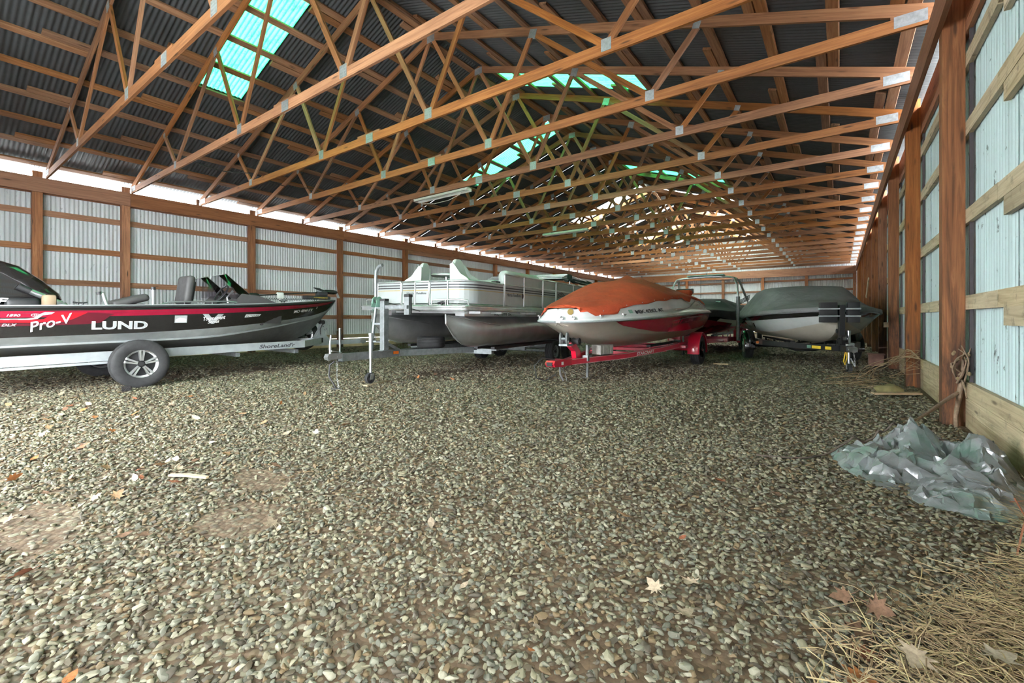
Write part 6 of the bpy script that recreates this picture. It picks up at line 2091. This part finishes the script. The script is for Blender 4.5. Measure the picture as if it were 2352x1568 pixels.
o = MB().beam((.80, 21.5, 1.85), (.80, 19.7, 2.42), .03, .09).build('brace', M['pale_girt'], wall_right)
o = MB().box(.74, .812, 12.1, 12.2, .86, .96).build('block', M['pale_girt'], wall_right)
# wheel chock, stick, wood scrap
m = MB(); m.prism([(-.07, 0), (.07, 0), (.07, .025), (-.02, .07), (-.07, .07)], 'X', -.05, .05)
c = tag(m.build('wheel_chock', M['black_gloss']), 'small black chock on the ground at the alloy wheel of the silver trailer', 'wheel chock'); g = ground(292, 899); c.location = (g.x, g.y, .012); c.rotation_euler = (0, 0, 1.2)
g = ground(432, 1103); a = ground(390, 1101); b = ground(476, 1107)
m = MB(); m.beam(a + Vector((0, 0, .03)), g + Vector((0, 0, .034)), .028, .012, w1=.034); m.beam(g + Vector((0, 0, .034)), b + Vector((0, 0, .03)), .034, .012, w1=.022)
tag(m.build('stick', M['pale_girt']), 'flat pale stick lying alone on the gravel', 'stick')
g = ground(1655, 838); o = plank('wooden_scrap', (g.x, g.y, .015), .30, .09, .02, .3, 'small scrap of board on the gravel beside the red trailer wheel', 'pale_girt')
# black electric cable slung along the left bottom nodes of the trusses
pts = []
for k in range(2, 15):
    y = TRUSS_Y[k] + .02
    pts.append((-11.42, y - .06, ZB1 + .30)); pts.append((-11.42, y + .06, ZB1 + .30))
    if k < 14: pts.append((-11.42, y + .762, ZB1 + .19))
tag(MB().tube(smooth_path(pts, 5), .010, 6).build('cable', M['cable'], None, smooth=60), 'black electric cable slung from truss to truss along the left side', 'cable')

# ------------------------------------------------------------------ dry grass in the near right corner
def straw_mat():
    t = NT('dry_straw')
    r = t.n('ShaderNodeAttribute', attribute_name='tone').outputs['Fac']
    t.p(Base_Color=t.ramp(r, [(0.0, (0.10, 0.065, 0.035)), (0.35, (0.23, 0.16, 0.085)), (0.7, (0.37, 0.28, 0.155)), (0.92, (0.42, 0.36, 0.17)), (1.0, (0.17, 0.06, 0.025))]), Roughness=0.8)
    return t.m
M['straw'] = straw_mat()
def straw(name, blades, label, cat):
    vs, fs, tn = [], [], []
    for pts, w, tone in blades:
        o = len(vs); n = len(pts)
        for i, p in enumerate(pts):
            t = (pts[min(i + 1, n - 1)] - pts[max(i - 1, 0)]); sdir = t.cross(Vector((0, 0, 1)))
            if sdir.length < 1e-6: sdir = Vector((1, 0, 0))
            sdir.normalize(); ww = w * (1 - .7 * i / (n - 1))
            vs += [p - sdir * ww, p + Vector((0, 0, ww * .7)), p + sdir * ww]; tn += [tone] * 3
        for i in range(n - 1):
            a = o + i * 3
            fs += [(a, a + 1, a + 4, a + 3), (a + 1, a + 2, a + 5, a + 4)]
    me = bpy.data.meshes.new(name); me.from_pydata([tuple(v) for v in vs], [], fs); me.materials.append(M['straw'])
    at = me.attributes.new('tone', 'FLOAT', 'POINT'); at.data.foreach_set('value', np.array(tn, dtype=np.float32))
    return tag(link(name, me), label, cat, kind='stuff')
rs = random.Random(21)
bl = []
while len(bl) < 5600:
    x = rs.uniform(-.15, .97); y = rs.uniform(1.2, 3.25)
    lim = .97 - .62 * (3.3 - y) if y > 2.2 else .29 - .45 * (2.2 - y)
    if x < lim + rs.gauss(0, .10): continue
    if y > 2.75 and rs.random() < .45: continue
    a = rs.gauss(-.7, .75); Ln = rs.uniform(.06, .28); d = Vector((math.cos(a), math.sin(a), 0)); z = .022 + rs.uniform(0, .035)
    p = Vector((x, y, z)); bend = rs.uniform(-.35, .35); pts = []
    for i in range(4):
        q = i / 3
        pts.append(p + d * Ln * q + Vector((-d.y, d.x, 0)) * (bend * Ln * q * q) + Vector((0, 0, .02 * math.sin(PI * q) * rs.uniform(-.2, 1.2))))
    for q in pts: q.x = min(q.x, .80 if 2.9 < q.y < 3.35 else .955)
    bl.append((pts, rs.uniform(.0014, .0034), min(.95, max(0, rs.gauss(.55, .25)))))
straw('straw', bl, 'matted dry straw on the gravel in the near right corner', 'straw')
bl = []
for k in range(420):
    x = rs.uniform(.55, .93); y = rs.uniform(2.0, 3.3) if k < 300 else rs.uniform(2.75, 3.2)
    if x < .97 - .30 * (3.3 - y) - .06: x = rs.uniform(.75, .93)
    Ln = rs.uniform(.10, .34); a = rs.gauss(3.4, .9); lean = rs.uniform(.3, 1.1)
    p = Vector((x, y, .0)); d = Vector((math.cos(a), math.sin(a), 0)); pts = []
    for i in range(5):
        q = i / 4
        pts.append(p + d * (Ln * lean * q ** 1.6) + Vector((0, 0, Ln * (1.25 * q - .75 * q * q * lean))))
    for q in pts: q.x = min(q.x, .80 if 2.9 < q.y < 3.35 else .955); q.z = max(q.z, .012)
    tone = rs.choice((.4, .6, .75, .85, .92)) if k % 40 else 1.0
    bl.append((pts, rs.uniform(.0014, .0028), tone))
for pts in ([(.66, 3.16, .16), (.78, 3.2, .19), (.80, 3.25, .2)], [(.62, 2.86, .02), (.66, 2.9, .2), (.72, 2.98, .27), (.79, 3.1, .3)], [(.60, 2.80, .28), (.64, 2.72, .18), (.72, 2.6, .06), (.85, 2.5, .02)]):
    bl.append((smooth_path(pts, 4), .0042, 1.0))
straw('dry_grass', bl, 'standing dry grass and weeds against the right wall in the near corner', 'dry grass')

# ------------------------------------------------------------------ fallen leaves, each one an object
def leaf_mat(name, c):
    t = NT(name + '_leaf')
    f = t.noise(t.obj_coord(), 3.0, 5, 0.7)
    col = t.ramp(f, [(0.35, tuple(x * .55 for x in c)), (0.6, c)])
    t.p(Base_Color=col, Roughness=0.75)
    return t.m
LEAFM = {k: leaf_mat(k, c) for k, c in dict(tan=(0.30, 0.18, 0.09), pale=(0.40, 0.32, 0.22), orange=(0.40, 0.15, 0.045), brown=(0.20, 0.11, 0.065), rust=(0.27, 0.09, 0.04), cream=(0.46, 0.39, 0.29)).items()}
M['leaf'] = LEAFM['tan']
def leaf_mesh(kind, seed):
    r = random.Random(seed)
    if kind == 'maple':
        rad = [(-90, .30), (-62, .62), (-45, .38), (-20, .86), (-2, .45), (22, .92), (45, .5), (66, .78), (90, 1.05), (114, .78), (135, .5), (158, .92), (182, .45), (200, .86), (225, .38), (242, .62)]
    else:
        rad = [(-90, .75), (-60, .55), (-25, .42), (10, .40), (45, .50), (90, .95), (135, .50), (170, .40), (205, .42), (240, .55)]
    cx = r.uniform(.3, 1.0); cy = r.uniform(.2, .9)
    vs = []; fs = []
    n = len(rad)
    for ring, s in ((0, .02), (1, .5), (2, 1.0)):
        for a, q in rad:
            q = (q * s) if ring == 2 else (s * (.45 + .55 * q) if ring == 1 else s)
            q *= r.uniform(.92, 1.08) if ring else 1
            x, y = math.cos(math.radians(a)) * q, math.sin(math.radians(a)) * q
            z = cx * .30 * x * x * (1 if r.random() < .8 else .4) + cy * .18 * y * y + (r.uniform(-.06, .06) if ring == 2 else 0) + .1 * x * y
            vs.append((x, y, z))
    for ring in (0, 1):
        for i in range(n):
            k = (i + 1) % n
            fs.append((ring * n + i, ring * n + k, (ring + 1) * n + k, (ring + 1) * n + i))
    fs.append(tuple(range(n))[::-1])
    m = MB().add(vs, fs)
    m.tube([(0, -.25, .03), (.03, -.8, .05), (.06, -1.15, .12)], [.02, .018, .014], 4)
    return m.mesh('leaf', M['leaf'], smooth=40)
LEAF = [leaf_mesh('maple', k) for k in range(4)] + [leaf_mesh('oval', 10 + k) for k in range(4)]
rl_ = random.Random(33)
def leaf(px, py, size, label, colour, shape=None, group=None, tilt=.35):
    g = ground(px, py, .02)
    lift = .045 if (px > 1990 and py > 1380) else 0.0
    o = link('leaf', LEAF[shape if shape is not None else rl_.randrange(8)], None, (g.x, g.y, .024 + size * .06 + lift), (rl_.gauss(0, tilt), rl_.gauss(0, tilt), rl_.uniform(0, 2 * PI)))
    o.scale = (size, size * rl_.uniform(.75, 1.1), size)
    o.material_slots[0].link = 'OBJECT'; o.material_slots[0].material = LEAFM[colour]
    return tag(o, label, 'leaf', group)
BIG = [(1437, 1186, .052, 4, 'tan oblong leaf with curled edge, alone in the middle of the gravel'), (1035, 1324, .042, 0, 'pale star-shaped maple leaf on the gravel, paler of two together'), (1066, 1346, .026, 6, 'small orange-tan leaf just beside the pale star-shaped maple leaf'),
       (1570, 1412, .05, 1, 'pale lobed leaf on the gravel toward the bottom, left of the straw'), (1585, 1338, .048, 2, 'wide brown lobed leaf half sunk in the gravel above the pale lobed one'), (1568, 1236, .026, 5, 'small rust-brown curled leaf on the gravel, right of the tan oblong one'),
       (1220, 1496, .026, 7, 'small orange curled leaf among stones at the bottom centre'), (625, 1204, .05, 3, 'pale curled maple leaf at the edge of the bare dirt patch'), (640, 1216, .03, 6, 'red-brown leaf tucked under the pale curled maple leaf'),
       (282, 1232, .045, 5, 'tan pointed leaf lying flat, left one of a pair below the grey stones'), (330, 1232, .045, 1, 'brown crumpled leaf, right one of a pair below the grey stones'), (52, 1322, .07, 0, 'large reddish-tan maple leaf at the left edge of the photo'),
       (160, 1560, .035, 4, 'orange-brown leaf cut by the bottom edge, near the left'), (200, 1340, .03, 6, 'small cream leaf on the stones right of the large maple leaf'), (18, 1196, .045, 2, 'pale maple leaf on dark dirt at the left edge'),
       (1940, 1372, .06, 3, 'brown maple leaf standing on edge beside the straw'), (1968, 1452, .065, 0, 'pinkish-brown maple leaf where the straw begins'), (1978, 1500, .06, 1, 'rust-brown crumpled leaf below the pinkish-brown maple leaf'),
       (2012, 1430, .06, 2, 'dark brown folded leaf in the straw, upper left'), (2070, 1425, .05, 5, 'long tan leaf lying in the straw'), (2105, 1545, .06, 3, 'pale papery leaf in the straw at the bottom edge'), (2290, 1548, .06, 1, 'cream maple leaf in the straw by the bottom right corner'), (1985, 1565, .06, 0, 'orange-tan leaf at the bottom edge left of the straw'), (1655, 1106, .04, 2, 'reddish-brown maple leaf on the gravel left of the tarp'), (1782, 1136, .042, 0, 'grey-tan leaf on the gravel just left of the tarp')]
for px, py, sz, sh, lab in BIG:
    col = next((c for k, c in (('grey', 'brown'), ('cream', 'cream'), ('pale', 'pale'), ('red', 'rust'), ('rust', 'rust'), ('orange', 'orange'), ('brown', 'brown')) if k in lab), 'tan')
    leaf(px, py, sz, lab, col, sh, tilt=.22)
SMALL = [(102, 955), (105, 965), (125, 967), (142, 953), (149, 940), (160, 933), (193, 941), (204, 929), (222, 941), (224, 949), (216, 959), (268, 953), (311, 950), (314, 960), (362, 960), (365, 970), (437, 911), (110, 982), (95, 1000), (115, 1003), (100, 1026), (190, 1026), (255, 990), (230, 1000), (28, 1010), (80, 1053), (265, 1020), (330, 1049), (425, 1001), (512, 1000), (485, 1017), (405, 1055), (412, 1062), (385, 1060), (448, 1058), (437, 1065), (365, 1068), (410, 1078), (317, 1082), (245, 1075), (140, 1085), (165, 1097), (28, 1100), (238, 1102), (310, 1100), (325, 1097), (400, 1108), (38, 1120), (105, 1132), (308, 1125), (268, 1140), (215, 1147), (92, 1158), (588, 1034), (632, 1000), (660, 995), (725, 995), (795, 977), (635, 1070), (645, 926), (630, 938), (680, 934), (585, 928), (557, 952), (625, 958), (605, 973), (550, 897), (621, 895), (519, 943), (520, 1043),
         (915, 882), (960, 868), (985, 872), (1000, 860), (1040, 872), (880, 890), (1110, 880), (1005, 897), (903, 900), (930, 860), (800, 880), (1330, 950), (1540, 884), (140, 905), (60, 920), (20, 930), (310, 915), (470, 900), (700, 905), (760, 930), (850, 935), (930, 925), (990, 202 + 1000), (1505, 1352), (870, 858), (1145, 890), (1190, 905), (720, 960), (760, 1000), (875, 1010), (700, 1040), (560, 1010), (450, 960), (395, 930)]
rows = ((0, 892, 'by the trailers'), (892, 935, 'before the trailers'), (935, 985, 'in far gravel'), (985, 1045, 'in middle gravel'), (1045, 1090, 'in nearer gravel'), (1090, 2000, 'in nearest gravel'))
cols = ((0, 175, 'at the far left'), (175, 300, 'left of the alloy wheel'), (300, 480, 'below the alloy wheel'), (480, 700, 'below the fishing boat bow'), (700, 960, 'below the pontoon trailer tongue'), (960, 1250, 'below the pontoon tubes'), (1250, 3000, 'below the red trailer'))
cells = {}
SMALL = [p for i, p in enumerate(SMALL) if all(abs(p[0] - q[0]) + 1.6 * abs(p[1] - q[1]) > 15 for q in SMALL[:i])]
for px, py in SMALL:
    r_ = next(r[2] for r in rows if r[0] <= py < r[1]); c_ = next(c[2] for c in cols if c[0] <= px < c[1])
    cells.setdefault((r_, c_), []).append((px, py))
WORDS = ['leftmost', 'second', 'third', 'fourth', 'fifth', 'sixth', 'seventh', 'eighth', 'ninth', 'tenth']
for (r_, c_), lst in cells.items():
    lst.sort()
    for i, (px, py) in enumerate(lst):
        col = rl_.choice(('tan', 'tan', 'pale', 'pale', 'orange', 'brown', 'cream', 'rust'))
        if len(lst) == 1: lab = '%s fallen leaf, the only one %s, %s' % (col, r_, c_)
        elif i == 0: lab = '%s fallen leaf, leftmost of those %s, %s' % (col, r_, c_)
        else: lab = '%s fallen leaf, %s from left %s, %s' % (col, WORDS[i], r_, c_)
        leaf(px, py, rl_.uniform(.030, .052) * (1.25 if py < 1000 else 1.0), lab, col, None, 'fallen leaves scattered on the gravel', .4)
